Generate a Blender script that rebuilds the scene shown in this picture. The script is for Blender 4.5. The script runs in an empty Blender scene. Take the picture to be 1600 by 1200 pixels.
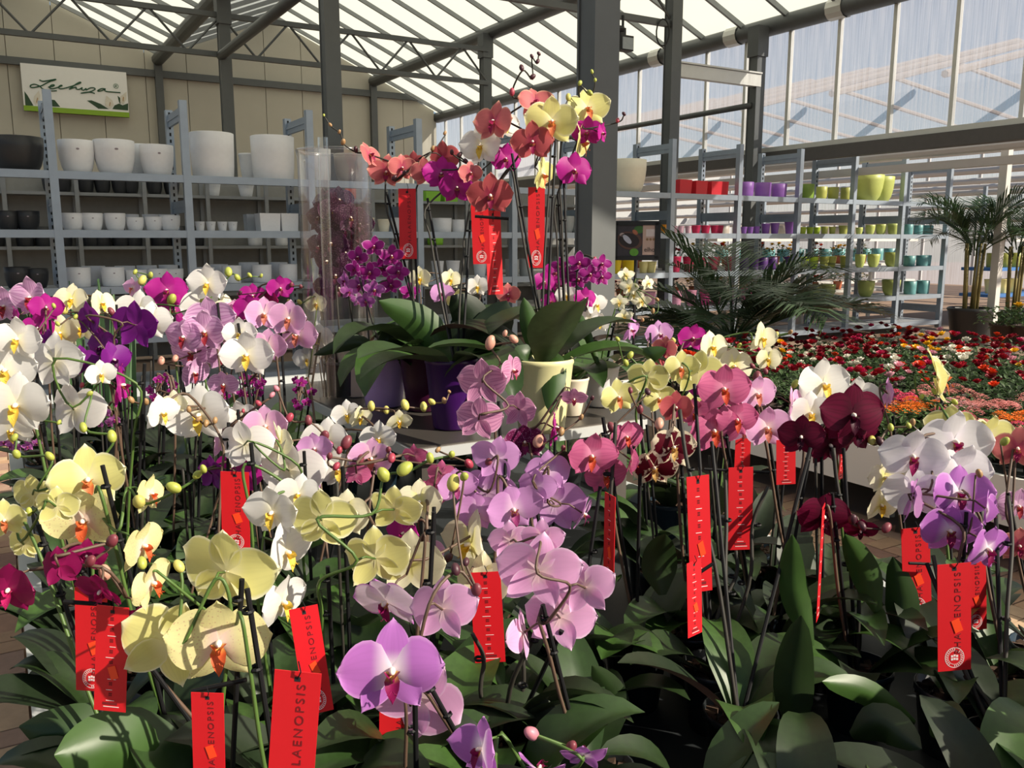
import bpy, bmesh, math, random
from mathutils import Vector, Matrix
random.seed(11)
R = math.radians
# ---------------------------------------------------------------- camera, light, exposure
FPX, PITCH, EYE = 1340.0, R(9.53), 1.60        # focal length in pixels of the 1600x1200 frame
cp, sp = math.cos(PITCH), math.sin(PITCH)
scene = bpy.context.scene
col = scene.collection
cam_d = bpy.data.cameras.new('camera'); cam_d.sensor_width = 36; cam_d.lens = 36*FPX/1600
cam_d.clip_start = .05; cam_d.clip_end = 300
cam = bpy.data.objects.new('camera', cam_d); col.objects.link(cam)
cam.location = (0, 0, EYE); cam.rotation_euler = (math.pi/2-PITCH, 0, 0)
scene.camera = cam
SUN_AZ, SUN_EL = R(22), R(32)                   # sun stands to the right, a little behind the viewer
sdir = Vector((math.cos(SUN_AZ)*math.cos(SUN_EL), -math.sin(SUN_AZ)*math.cos(SUN_EL), math.sin(SUN_EL)))
w = bpy.data.worlds.new('sky'); scene.world = w; w.use_nodes = True
nt = w.node_tree; nt.nodes.clear()
sky = nt.nodes.new('ShaderNodeTexSky'); sky.sky_type = 'NISHITA'; sky.sun_disc = False
sky.sun_elevation = SUN_EL; sky.sun_rotation = math.atan2(sdir.x, sdir.y); sky.dust_density = .7
bgn = nt.nodes.new('ShaderNodeBackground'); bgn.inputs[1].default_value = .075
wo = nt.nodes.new('ShaderNodeOutputWorld')
nt.links.new(sky.outputs[0], bgn.inputs[0]); nt.links.new(bgn.outputs[0], wo.inputs[0])
sl = bpy.data.lights.new('sun_offscreen', 'SUN'); sl.energy = 6.2; sl.angle = R(.6); sl.color = (1, .90, .74)
so = bpy.data.objects.new('sun_offscreen', sl); col.objects.link(so)
so.rotation_euler = (-sdir).to_track_quat('-Z', 'Y').to_euler(); so.location = sdir*30
scene.view_settings.view_transform = 'Standard'; scene.view_settings.look = 'None'
scene.view_settings.exposure = 0.32; scene.view_settings.gamma = 1; scene.view_settings.use_curve_mapping = False

# ---------------------------------------------------------------- positions
def ray(px, py):
    x, y = (px-800)/FPX, -(py-600)/FPX
    return Vector((x, cp+y*sp, -sp+y*cp))
def at(px, py, d): return Vector((0, 0, EYE)) + ray(px, py)*d
def onz(px, py, z):
    r = ray(px, py); k = (z-EYE)/r.z
    return Vector((0, 0, EYE)) + r*k
def depth(p): return p.y*cp + (EYE-p.z)*sp
ANG = R(31); ca, sa = math.cos(ANG), math.sin(ANG)   # the building stands turned by 31 degrees
def B(t, g, z=0): return Vector((t*ca-g*sa, t*sa+g*ca, z))
def TG(p): return (p.x*ca+p.y*sa, -p.x*sa+p.y*ca)
def t_at(px, g, z):
    k = (px-800)/FPX
    return (g*sa + k*(g*ca*cp+(EYE-z)*sp))/(ca-k*sa*cp)
def proj(p):
    d = depth(p)
    u = p.y*sp + (p.z-EYE)*cp
    return 800+FPX*p.x/d, 600-FPX*u/d, d

# ---------------------------------------------------------------- materials
def lin(h):
    h = h.lstrip('#'); o = []
    for i in (0, 2, 4):
        c = int(h[i:i+2], 16)/255
        o.append(c/12.92 if c <= .04045 else ((c+.055)/1.055)**2.4)
    return (*o, 1)
MATS = {}
def mat(name, colr, rough=.5, metal=0, var=.12, scale=14, bump=0, spec=.5, trl=0, alpha=1, trans=0):
    if name in MATS: return MATS[name]
    m = bpy.data.materials.new(name); m.use_nodes = True; MATS[name] = m
    n, l = m.node_tree.nodes, m.node_tree.links
    p = n['Principled BSDF']; c = lin(colr) if isinstance(colr, str) else colr
    p.inputs['Roughness'].default_value = rough; p.inputs['Metallic'].default_value = metal
    p.inputs['Specular IOR Level'].default_value = spec
    p.inputs['Transmission Weight'].default_value = trans; p.inputs['Alpha'].default_value = alpha
    tc = n.new('ShaderNodeTexCoord'); ns = n.new('ShaderNodeTexNoise'); ns.inputs['Scale'].default_value = scale
    ns.inputs['Detail'].default_value = 4
    l.new(tc.outputs['Object'], ns.inputs['Vector'])
    mx = n.new('ShaderNodeMix'); mx.data_type = 'RGBA'
    mx.inputs[6].default_value = tuple(max(0, v*(1-var)) for v in c[:3])+(1,)
    mx.inputs[7].default_value = tuple(min(1, v*(1+var)) for v in c[:3])+(1,)
    l.new(ns.outputs[0], mx.inputs[0]); l.new(mx.outputs[2], p.inputs['Base Color'])
    if bump:
        b = n.new('ShaderNodeBump'); b.inputs['Strength'].default_value = bump; b.inputs['Distance'].default_value = .01
        l.new(ns.outputs[0], b.inputs['Height']); l.new(b.outputs[0], p.inputs['Normal'])
    if trl:
        t = n.new('ShaderNodeBsdfTranslucent'); l.new(mx.outputs[2], t.inputs[0])
        s = n.new('ShaderNodeMixShader'); s.inputs[0].default_value = trl
        l.new(p.outputs[0], s.inputs[1]); l.new(t.outputs[0], s.inputs[2])
        l.new(s.outputs[0], n['Material Output'].inputs[0])
    return m
def petal_mat(name, base, centre=None, vein=None, edge=None, blotch=None, speck=None, veinamt=.5, trl=.38):
    if name in MATS: return MATS[name]
    m = bpy.data.materials.new(name); m.use_nodes = True; MATS[name] = m
    n, l = m.node_tree.nodes, m.node_tree.links
    p = n['Principled BSDF']; p.inputs['Roughness'].default_value = .48; p.inputs['Specular IOR Level'].default_value = .25
    uv = n.new('ShaderNodeUVMap'); sx = n.new('ShaderNodeSeparateXYZ'); l.new(uv.outputs[0], sx.inputs[0])
    u, v = sx.outputs[0], sx.outputs[1]
    def ramp(src, a, b):
        r = n.new('ShaderNodeMapRange'); r.interpolation_type = 'SMOOTHSTEP'
        r.inputs[1].default_value = a; r.inputs[2].default_value = b; l.new(src, r.inputs[0]); return r.outputs[0]
    def math_(op, a, b=None):
        q = n.new('ShaderNodeMath'); q.operation = op
        for i, s in enumerate((a, b)):
            if s is None: continue
            if isinstance(s, (int, float)): q.inputs[i].default_value = s
            else: l.new(s, q.inputs[i])
        return q.outputs[0]
    def mix(f, a, b):
        x = n.new('ShaderNodeMix'); x.data_type = 'RGBA'
        for i, s in ((0, f), (6, a), (7, b)):
            if isinstance(s, (tuple, float)): x.inputs[i].default_value = s
            else: l.new(s, x.inputs[i])
        return x.outputs[2]
    oi = n.new('ShaderNodeObjectInfo')
    c0 = lin(base); c = mix(oi.outputs['Random'], tuple(x*.88 for x in c0[:3])+(1,), tuple(min(1, x*1.1) for x in c0[:3])+(1,))
    av = math_('ABSOLUTE', math_('SUBTRACT', v, .5))
    tc = n.new('ShaderNodeTexCoord')
    if edge: c = mix(ramp(math_('MAXIMUM', math_('MULTIPLY', av, 2.0), u), .82, 1.0), c, lin(edge))
    # fine veins running along the petal
    w1 = math_('SINE', math_('MULTIPLY', math_('MULTIPLY', av, 58.0), math_('ADD', .6, math_('MULTIPLY', u, .4))))
    vf = math_('MULTIPLY', ramp(w1, .0, .9), math_('MULTIPLY', ramp(u, .05, .3), veinamt if vein else .16))
    c = mix(vf, c, lin(vein) if vein else tuple(x*.82 for x in c0[:3])+(1,))
    if blotch:
        ns = n.new('ShaderNodeTexNoise'); ns.inputs['Scale'].default_value = 7; ns.inputs['Detail'].default_value = 3
        l.new(tc.outputs['Object'], ns.inputs['Vector'])
        e = ramp(math_('MAXIMUM', math_('MULTIPLY', av, 2.0), u), .60, .98)
        c = mix(ramp(math_('SUBTRACT', ns.outputs[0], math_('MULTIPLY', e, .34)), .36, .42), c, lin(blotch))
    if speck:
        vo = n.new('ShaderNodeTexVoronoi'); vo.inputs['Scale'].default_value = 30; l.new(tc.outputs['Object'], vo.inputs['Vector'])
        c = mix(math_('MULTIPLY', ramp(vo.outputs['Distance'], .30, .16), .75), c, lin(speck))
    if centre: c = mix(ramp(u, .42, .06), c, lin(centre))
    l.new(c, p.inputs['Base Color'])
    t = n.new('ShaderNodeBsdfTranslucent'); l.new(c, t.inputs[0])
    s = n.new('ShaderNodeMixShader'); s.inputs[0].default_value = trl
    l.new(p.outputs[0], s.inputs[1]); l.new(t.outputs[0], s.inputs[2]); l.new(s.outputs[0], n['Material Output'].inputs[0])
    return m
def leaf_mat(name, top, under, rough=.44):
    if name in MATS: return MATS[name]
    m = bpy.data.materials.new(name); m.use_nodes = True; MATS[name] = m
    n, l = m.node_tree.nodes, m.node_tree.links
    p = n['Principled BSDF']; p.inputs['Roughness'].default_value = rough
    geo = n.new('ShaderNodeNewGeometry'); tc = n.new('ShaderNodeTexCoord'); ns = n.new('ShaderNodeTexNoise'); ns.inputs['Scale'].default_value = 22
    l.new(tc.outputs['Object'], ns.inputs['Vector'])
    uv = n.new('ShaderNodeUVMap'); sx = n.new('ShaderNodeSeparateXYZ'); l.new(uv.outputs[0], sx.inputs[0])
    a = n.new('ShaderNodeMix'); a.data_type = 'RGBA'; l.new(geo.outputs['Backfacing'], a.inputs[0])
    a.inputs[6].default_value = lin(top); a.inputs[7].default_value = lin(under)
    b = n.new('ShaderNodeMix'); b.data_type = 'RGBA'; b.blend_type = 'MULTIPLY'; b.inputs[0].default_value = .5
    l.new(a.outputs[2], b.inputs[6]); l.new(ns.outputs[0], b.inputs[7])
    l.new(b.outputs[2], p.inputs['Base Color'])
    t = n.new('ShaderNodeBsdfTranslucent'); l.new(b.outputs[2], t.inputs[0])
    s = n.new('ShaderNodeMixShader'); s.inputs[0].default_value = .16
    l.new(p.outputs[0], s.inputs[1]); l.new(t.outputs[0], s.inputs[2]); l.new(s.outputs[0], n['Material Output'].inputs[0])
    return m

# ---------------------------------------------------------------- mesh builder
class MB:
    def __init__(s): s.v = []; s.f = []; s.uv = []; s.m = []; s.mi = 0
    def add(s, vs, fs, uvs=None, M=None):
        o = len(s.v)
        s.v += [tuple(M @ Vector(p)) for p in vs] if M else [tuple(p) for p in vs]
        s.f += [tuple(i+o for i in f) for f in fs]; s.m += [s.mi]*len(fs)
        s.uv += uvs if uvs else [(0, 0)]*len(vs)
        return s
    def box(s, c, d, M=None):
        x, y, z = d[0]/2, d[1]/2, d[2]/2
        vs = [(c[0]+a*x, c[1]+b*y, c[2]+e*z) for a in (-1, 1) for b in (-1, 1) for e in (-1, 1)]
        return s.add(vs, [(0, 1, 3, 2), (4, 6, 7, 5), (0, 4, 5, 1), (2, 3, 7, 6), (0, 2, 6, 4), (1, 5, 7, 3)], M=M)
    def tube(s, pts, r, n=8, cap=True):
        pts = [Vector(p) for p in pts]; k = len(pts); rs = r if isinstance(r, (list, tuple)) else [r]*k
        vs = []; prev = None
        for i, p in enumerate(pts):
            d = (pts[min(i+1, k-1)]-pts[max(i-1, 0)])
            d = d.normalized() if d.length > 1e-9 else Vector((0, 0, 1))
            if prev is None: a = d.orthogonal().normalized()
            else:
                a = prev-d*prev.dot(d); a = a.normalized() if a.length > 1e-6 else d.orthogonal().normalized()
            prev = a; b = d.cross(a)
            for j in range(n):
                th = 2*math.pi*j/n
                vs.append(p+(a*math.cos(th)+b*math.sin(th))*rs[i])
        fs = [(i*n+j, i*n+(j+1) % n, (i+1)*n+(j+1) % n, (i+1)*n+j) for i in range(k-1) for j in range(n)]
        if cap: fs += [tuple(range(n-1, -1, -1)), tuple((k-1)*n+j for j in range(n))]
        return s.add(vs, fs)
    def lathe(s, prof, n=24, M=None):
        vs = []; fs = []; k = len(prof)
        for (r, z) in prof:
            for j in range(n):
                th = 2*math.pi*j/n; vs.append((r*math.cos(th), r*math.sin(th), z))
        for i in range(k-1):
            for j in range(n): fs.append((i*n+j, i*n+(j+1) % n, (i+1)*n+(j+1) % n, (i+1)*n+j))
        return s.add(vs, fs, M=M)
    def blob(s, c, d, n=10, m=6, M=None):
        vs = [(c[0], c[1], c[2]-d[2])]; fs = []
        for i in range(1, m):
            ph = math.pi*i/m
            for j in range(n):
                th = 2*math.pi*j/n
                vs.append((c[0]+d[0]*math.sin(ph)*math.cos(th), c[1]+d[1]*math.sin(ph)*math.sin(th), c[2]-d[2]*math.cos(ph)))
        vs.append((c[0], c[1], c[2]+d[2])); L = len(vs)-1
        for j in range(n):
            fs.append((0, 1+(j+1) % n, 1+j)); fs.append((L, 1+(m-2)*n+j, 1+(m-2)*n+(j+1) % n))
            for i in range(m-2): fs.append((1+i*n+j, 1+i*n+(j+1) % n, 1+(i+1)*n+(j+1) % n, 1+(i+1)*n+j))
        return s.add(vs, fs, M=M)
    def mesh(s, name, mats, smooth=False):
        me = bpy.data.meshes.new(name); me.from_pydata(s.v, [], s.f)
        if any(q != (0, 0) for q in s.uv):
            ul = me.uv_layers.new(name='UVMap')
            idx = [0]*len(me.loops); me.loops.foreach_get('vertex_index', idx)
            ul.data.foreach_set('uv', [x for i in idx for x in s.uv[i]])
        for m in (mats if isinstance(mats, (list, tuple)) else [mats]): me.materials.append(m)
        if len(me.materials) > 1: me.polygons.foreach_set('material_index', s.m)
        if smooth: me.polygons.foreach_set('use_smooth', [True]*len(me.polygons))
        me.update(); return me
def ob(name, me, parent=None, loc=(0, 0, 0), rot=(0, 0, 0), scale=(1, 1, 1), M=None):
    o = bpy.data.objects.new(name, me); col.objects.link(o)
    if parent: o.parent = parent
    if M is not None: o.matrix_basis = M
    else:
        o.location = loc; o.rotation_euler = rot
        o.scale = scale if isinstance(scale, (tuple, list)) else (scale,)*3
    return o
def tag(o, label, cat, group=None):
    o['label'] = label; o['category'] = cat
    if group: o['group'] = group
    return o
def struct(o, label=None, cat=None):
    o['kind'] = 'structure'
    if label: o['label'] = label; o['category'] = cat or 'structure'
    return o
def thing(name, label, cat, loc=(0, 0, 0), rz=0, group=None):
    return tag(ob(name, None, None, loc, (0, 0, rz)), label, cat, group)
def text_mesh(s, size, m, align='CENTER', sp=1.0):
    cu = bpy.data.curves.new('lettering', 'FONT'); cu.body = s; cu.size = size; cu.align_x = align; cu.align_y = 'CENTER'; cu.space_character = sp
    cu.extrude = .0002
    o = bpy.data.objects.new('lettering', cu); col.objects.link(o)
    dg = bpy.context.evaluated_depsgraph_get(); me = bpy.data.meshes.new_from_object(o.evaluated_get(dg))
    bpy.data.objects.remove(o); me.materials.clear(); me.materials.append(m); me.name = 'lettering'
    return me
def catmull(P, n=6):
    P = [Vector(p) for p in P]; Q = [P[0]*2-P[1]]+P+[P[-1]*2-P[-2]]; out = []
    for i in range(1, len(Q)-2):
        a, b, c, d = Q[i-1:i+3]
        for k in range(n):
            t = k/n
            out.append(.5*((2*b)+(c-a)*t+(2*a-5*b+4*c-d)*t*t+(3*b-a-3*c+d)*t**3))
    out.append(P[-1]); return out

ink = mat('tag_ink', '#7a0b15', .7, var=0); white_ink = mat('white_ink', '#f0dcdc', .7, var=0)
TXT_PHAL = text_mesh('PHALAENOPSIS', .014, ink, sp=1.35)
TXT_ELHO = text_mesh('elho', .055, mat('sign_ink', '#2c2a2c', .7, var=0))
TXT_R = text_mesh('®', .16, mat('sign_green_ink', '#2d6b47', .7, var=0))
# ================================================================ THE BUILDING
steel = mat('galvanised_steel', '#878a8b', .5, .55, .18, 6)
darksteel = mat('grey_steel_column', '#5c5f60', .5, .4, .15, 5)
rack_m = mat('rack_steel', '#98a3b0', .42, .5, .12, 9)
alu = mat('aluminium_bar', '#c9c9c4', .45, .3, .08, 8)
wall_m = mat('wall_panel', '#b7b3a6', .8, 0, .05, 3)
G0, G1 = -1.34, 23.9
TA, TB, TC = 4.0, 9.75, 11.85          # lines of the valley gutter, the inner beam and the eave
# floor with herringbone pavers
floor_m = mat('paver_bed', '#8b7463', .9, 0, .2, 1.2)
fl = struct(ob('floor', MB().box((0, 20, -.06), (90, 90, .04)).mesh('floor', floor_m)), 'red and ochre clay paver floor of the garden centre', 'floor')
pmats = [mat('paver_'+str(i), c, .85, 0, .22, 18, .3) for i, c in enumerate(('#a9826b', '#b08d70', '#8d6a5c', '#9d7f6e', '#b5987c'))]
pmesh = [MB().box((0, 0, -.022), (.202, .1, .044)).mesh('paver', m) for m in pmats]
cells = []
for i in range(-70, 70):
    for j in range(-70, 70):
        # herringbone: two bricks per step
        for k, (ox, oy, rz) in enumerate(((.105, .0525, 0), (.0525-.0525+.2625, .105, math.pi/2))):
            a = i*.105+j*.21; b = -i*.105+j*.21
            t, g = a+ox+2.5, b+oy+3.2
            p = B(t, g); 
            if p.y < 1.5: continue
            x, y, d = proj(p)
            if not(-40 < x < 1640 and 640 < y < 1230): continue
            if 60 < x < 1120: continue
            if x > 1000 and (t > 4.25 or t < 1.7): continue
            if x < 100 and t > .15: continue
            cells.append((d, p, rz+ANG))
cells.sort(key=lambda c: c[0])
rest = MB()
for n_, (d, p, rz) in enumerate(cells):
    j = random.random()*.004
    if n_ < 300: ob('paver', random.choice(pmesh), fl, (p.x, p.y, j-.002), (0, 0, rz))
    else: rest.box((0, 0, -.022), (.202, .1, .044), Matrix.Translation((p.x, p.y, j-.002)) @ Matrix.Rotation(rz, 4, 'Z'))
if rest.v: ob('paver_field', rest.mesh('paver_field', pmats[1]), fl)['kind'] = 'stuff'

# back gable wall made of insulated panels
wb = struct(ob('wall_back', None, None, B(0, G1+.1), (0, 0, ANG)), 'pale beige panel gable wall behind the shelving', 'wall')
SL = .42
def roof_h(t):
    if t > 6.95: return 7.44-.427*(t-6.95)
    return 6.2+SL*(2.95-abs(((t-1.05+2.95) % 5.9)-2.95))
ob('wall_core', MB().add([(-12, .06, -.05), (11.8, .06, -.05), (11.8, .06, 5.3), (6.95, .06, 7.36), (4.0, .06, 6.1), (1.05, .06, 7.36), (-1.9, .06, 6.1), (-4.85, .06, 7.36), (-8.4, .06, 6.0), (-12, .06, 5)], [tuple(range(9, -1, -1))]).mesh('wall_core', wall_m), wb)
t = -9.3
while t < 11.7:
    e = min(t+1.0, 11.78)
    pts = [q for q in (-4.85, -1.9, 1.05, 4.0, 6.95) if t+.02 < q < e-.02]
    top = [t+.008]+pts+[e-.008]
    vs = []; 
    for y_ in (.0, .05):
        vs += [(t+.008, y_, -.02), (e-.008, y_, -.02)]+[(q, y_, roof_h(q)-.012) for q in reversed(top)]
    k = len(vs)//2
    fs = [tuple(range(k)), tuple(range(2*k-1, k-1, -1))]+[(i, k+i, k+(i+1) % k, (i+1) % k) for i in range(k)]
    ob('wall_panel', MB().add(vs, fs).mesh('wall_panel', wall_m), wb); t = e
ob('girt', MB().box((1.2, -.06, 5.72), (21.2, .1, .17)).mesh('girt', darksteel), wb)
for tt in (-1.9, 4.0, 9.75): ob('wall_post', MB().box((tt, -.08, 3), (.18, .14, 6.0)).mesh('wall_post', darksteel), wb)

# roof: translucent panes and bars
pane_m = bpy.data.materials.new('roof_pane'); pane_m.use_nodes = True
n, l = pane_m.node_tree.nodes, pane_m.node_tree.links
p = n['Principled BSDF']; p.inputs['Base Color'].default_value = lin('#e9ece2'); p.inputs['Roughness'].default_value = .5
tr = n.new('ShaderNodeBsdfTranslucent'); tr.inputs[0].default_value = lin('#f2f6ea'); s = n.new('ShaderNodeMixShader'); s.inputs[0].default_value = .62
l.new(p.outputs[0], s.inputs[1]); l.new(tr.outputs[0], s.inputs[2]); l.new(s.outputs[0], n['Material Output'].inputs[0])
ce = struct(ob('ceiling', None, None, (0, 0, 0), (0, 0, ANG)), 'whitened glass greenhouse roof on grey glazing bars', 'roof')
slopes = [(-4.85, 7.44, -1.9, 6.2), (-1.9, 6.2, 1.05, 7.44), (1.05, 7.44, 4.0, 6.2), (4.0, 6.2, 6.95, 7.44), (6.95, 7.44, 11.85, 5.35)]
for (a, ha, b, hb) in slopes:
    pm = MB().add([(a, 0, ha), (b, 0, hb), (b, 1, hb), (a, 1, ha)], [(0, 1, 2, 3)]).mesh('pane', pane_m)
    bm = MB()
    L = math.hypot(b-a, hb-ha); dx, dz = (b-a)/L, (hb-ha)/L
    Mx = Matrix(((dx, 0, -dz, (a+b)/2), (0, 1, 0, 0), (dz, 0, dx, (ha+hb)/2-.05), (0, 0, 0, 1)))
    bm.box((0, 0, 0), (L, .05, .09), Mx); bme = bm.mesh('glazing_bar', steel)
    g = G0
    while g < G1+.05:
        ob('pane', pm, ce, (0, g, 0), scale=(1, 1.0 if g+1 < G1 else .42, 1))
        ob('glazing_bar', bme, ce, (0, g, 0)); g += 1.0
def gpipe(name, t, z, r, g0, g1, m=darksteel):
    return ob(name, MB().tube([(t, g0, z), (t, g1, z)], r, 12).mesh(name, m, True), ce)
for t in (-1.9, TA): gpipe('gutter_pipe', t, 6.06, .15, G0, G1)
gpipe('gutter_pipe', TB, 6.05, .15, G0, G1); gpipe('gutter_pipe', TC, 5.22, .15, G0, G1+.2)
for t in (1.05, 6.95): gpipe('ridge_bar', t, 7.38, .06, G0, G1)
gpipe('brace_pipe', 3.95, 4.95, .085, 10.9, 17)
# columns
def column(t, g, h, wd, label, plate=True):
    o = thing('column', label, 'column', B(t, g), ANG, 'steel columns carrying the roof')
    b = MB()
    for s_ in (-1, 1): b.box((0, s_*wd*.45, h/2), (wd, wd*.1, h))
    b.box((0, 0, h/2), (wd*.9, wd*.8, h)); ob('shaft', b.mesh('shaft', darksteel), o)
    ob('base_plate', MB().box((0, 0, .012), (wd*1.7, wd*1.7, .024)).mesh('base_plate', darksteel), o)
    if plate: ob('cap_plate', MB().box((0, 0, h-.25), (wd*1.25, wd*1.25, .5)).mesh('cap_plate', darksteel), o)
    return o
column(3.73, 5.05, 6.0, .21, 'broad grey steel column just behind the orchid display table')
column(3.88, 10.9, 6.0, .2, 'grey steel column behind the clear plastic tube')
column(4.02, 17.0, 6.0, .2, 'grey steel column beyond the white pots, carrying the lattice girder')
column(9.6, 11.0, 6.0, .2, 'grey steel column beside the floodlight')
column(9.6, 17.1, 6.0, .2, 'slim grey steel column far behind the tall salmon orchid')
column(11.6, 11.1, 5.2, .2, 'grey steel column against the glazed side wall')
# lattice girders
def girder(g, t0, t1, label):
    o = thing('lattice_girder', label, 'girder', (0, 0, 0), ANG)
    for nm, z in (('bottom_chord', 4.97), ('top_chord', 5.66)):
        ob(nm, MB().box(((t0+t1)/2, g, z), (t1-t0, .09, .09)).mesh(nm, darksteel), o)
    k = int((t1-t0)/.62); st = (t1-t0)/k
    for i in range(k):
        a, b = (4.97, 5.66) if i % 2 else (5.66, 4.97)
        ob('lattice_bar', MB().tube([(t0+i*st, g, a), (t0+(i+1)*st, g, b)], .022, 6).mesh('lattice_bar', darksteel), o)
    return o
girder(17.0, -6, 9.6, 'grey lattice girder spanning the hall near the gable wall')
girder(11.0, 3.73, 9.6, 'grey lattice girder carrying the floodlight')
o = thing('tie_beam', 'short horizontal grey beam tying the side column to the wall', 'beam', (0, 0, 0), ANG)
ob('beam', MB().box((10.6, 11.05, 4.3), (2.0, .12, .2)).mesh('beam', alu), o)
ob('flange', MB().box((10.6, 11.05, 4.42), (2.0, .17, .025)).mesh('flange', alu), o)
tag(ob('wall_rail', MB().tube([B(11.5, 11.1, 3.9), B(11.5, 20, 3.9)], .05, 10).mesh('wall_rail', darksteel, True)), 'round dark rail running along the side glazing', 'rail')
# floodlight
o = thing('floodlight', 'small black floodlight hung under the lattice girder', 'floodlight', B(8.55, 10.9, 4.55), ANG)
ob('housing', MB().box((0, 0, .0), (.24, .14, .22)).box((0, .06, .16), (.1, .06, .16)).mesh('housing', mat('black_plastic', '#17181a', .5)), o)
ob('lens', MB().box((0, -.08, -.01), (.2, .02, .17)).mesh('lens', mat('lamp_glass', '#8f979c', .15)), o)
ob('bracket', MB().tube([(0, .05, .2), (0, .05, .42)], .02).tube([(-.25, .05, .22), (0, .05, .22)], .05).mesh('bracket', MATS['black_plastic']), o)
tag(ob('cable_coil', MB().tube([B(9.3, 10.9, 4.8)+Vector((.1*math.cos(a/3), 0, .2*math.sin(a/3)-.0)) for a in range(40)], .012, 6).mesh('cable_coil', MATS['black_plastic'])), 'coil of black cable hanging by the side column', 'cable')
# right glazed side wall
gm = bpy.data.materials.new('polycarbonate'); gm.use_nodes = True
n, l = gm.node_tree.nodes, gm.node_tree.links
p = n['Principled BSDF']; p.inputs['Base Color'].default_value = lin('#c9ccd8'); p.inputs['Roughness'].default_value = .25
tc = n.new('ShaderNodeTexCoord'); mp = n.new('ShaderNodeMapping'); mp.inputs['Scale'].default_value = (1, 16, .35)
ns = n.new('ShaderNodeTexNoise'); ns.inputs['Scale'].default_value = 2.5; ns.inputs['Detail'].default_value = 3
l.new(tc.outputs['Object'], mp.inputs[0]); l.new(mp.outputs[0], ns.inputs['Vector'])
mr = n.new('ShaderNodeMapRange'); mr.inputs[1].default_value = .3; mr.inputs[2].default_value = .7; mr.inputs[3].default_value = .32; mr.inputs[4].default_value = .66
l.new(ns.outputs[0], mr.inputs[0])
tb = n.new('ShaderNodeBsdfTransparent'); tb.inputs[0].default_value = (.92, .94, 1, 1)
tl = n.new('ShaderNodeBsdfTranslucent'); tl.inputs[0].default_value = lin('#dfe2ee')
s1 = n.new('ShaderNodeMixShader'); s1.inputs[0].default_value = .6; l.new(p.outputs[0], s1.inputs[1]); l.new(tl.outputs[0], s1.inputs[2])
s2 = n.new('ShaderNodeMixShader'); l.new(mr.outputs[0], s2.inputs[0]); l.new(tb.outputs[0], s2.inputs[1]); l.new(s1.outputs[0], s2.inputs[2])
l.new(s2.outputs[0], n['Material Output'].inputs[0])
wr = struct(ob('wall_right', None, None, (0, 0, 0), (0, 0, ANG)), 'translucent glazed upper side wall on a dark beam', 'wall')
pm = MB().add([(11.95, 0, 3.12), (11.95, 1, 3.12), (11.95, 1, 5.25), (11.95, 0, 5.25)], [(0, 1, 2, 3)]).mesh('pane', gm)
mm = MB().box((11.92, 0, 4.2), (.07, .06, 2.15)).mesh('mullion', alu)
g = 4.66
while g < G1:
    ob('pane', pm, wr, (0, g, 0)); ob('mullion', mm, wr, (0, g, 0)); g += 1.0
ob('sill_beam', MB().box((11.92, 14.2, 3.02), (.2, 19.5, .2)).mesh('sill_beam', mat('dark_beam', '#565352', .6, .2)), wr)
ob('sill_board', MB().box((11.9, 14.2, 3.16), (.12, 19.5, .08)).mesh('sill_board', alu), wr)
for g in (9.66, 11.9, 14): ob('gutter_bracket', MB().lathe([(.17, -.15), (.17, .15)], 12, Matrix.Translation((TC, g, 5.22)) @ Matrix.Rotation(math.pi/2, 4, 'X')).mesh('gutter_bracket', alu), wr)

# the next house beyond the side opening
white_steel = mat('white_steel', '#cfcbc6', .5, 0, .06, 4)
far = struct(ob('wall_far', None, None, (0, 0, 0), (0, 0, ANG)), 'pale far side of the neighbouring greenhouse', 'wall')
fpm = MB().add([(30, 0, 0), (30, 2, 0), (30, 2, 5.2), (30, 0, 5.2)], [(0, 1, 2, 3)]).mesh('pane', gm)
for i in range(18): ob('pane', fpm, far, (0, -4+2*i, 0)); ob('mullion', MB().box((30, -4+2*i, 2.6), (.08, .08, 5.2)).mesh('mullion', white_steel), far)
fb = MB().add([(13, 30, 0), (30, 30, 0), (30, 30, 5), (13, 30, 5)], [(0, 1, 2, 3)]).mesh('end_wall', mat('far_wall', '#a9abad', .8)); ob('end_wall', fb, far)
o = struct(ob('trim_1', None, None, (0, 0, 0), (0, 0, ANG)), 'white pipes and rails of the neighbouring greenhouse', 'pipes')
for (z, t_, r_) in ((2.95, 12.6, .08), (3.2, 18, .09), (3.5, 18.5, .07), (2.7, 20, .07), (3.1, 22, .08), (2.45, 22, .06), (3.6, 25, .1), (2.2, 26, .08), (3.3, 28, .1)):
    ob('pipe', MB().tube([(t_, -6, z), (t_, 29, z)], r_, 8).mesh('pipe', white_steel), o)
wood = mat('roof_batten', '#8d8178', .7)
clear = mat('clear_pane', '#dfe8f0', .1, 0, 0, trans=0, alpha=.12)
for i in range(17):
    ob('roof_batten', MB().tube([(12.2, -4+2*i, 4.0), (21, -4+2*i, 6.2)], .06, 6).mesh('roof_batten', wood), o)
    ob('roof_batten', MB().tube([(30, -4+2*i, 5.2), (21, -4+2*i, 6.2)], .06, 6).mesh('roof_batten', wood), o)
    if i < 16:
        ob('pane', MB().add([(12.2, -4+2*i, 4.05), (21, -4+2*i, 6.25), (21, -2+2*i, 6.25), (12.2, -2+2*i, 4.05)], [(0, 1, 2, 3)]).mesh('pane', clear), o)
p_ = onz(1546, 536, 0)
o = thing('post', 'slender white steel post standing beside the black palm pot', 'post', (p_.x, p_.y, 0), ANG)
ob('shaft', MB().box((0, 0, 1.5), (.12, .12, 3.0)).mesh('shaft', white_steel), o)
ob('base_plate', MB().box((0, 0, .01), (.22, .22, .02)).mesh('base_plate', white_steel), o)
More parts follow.
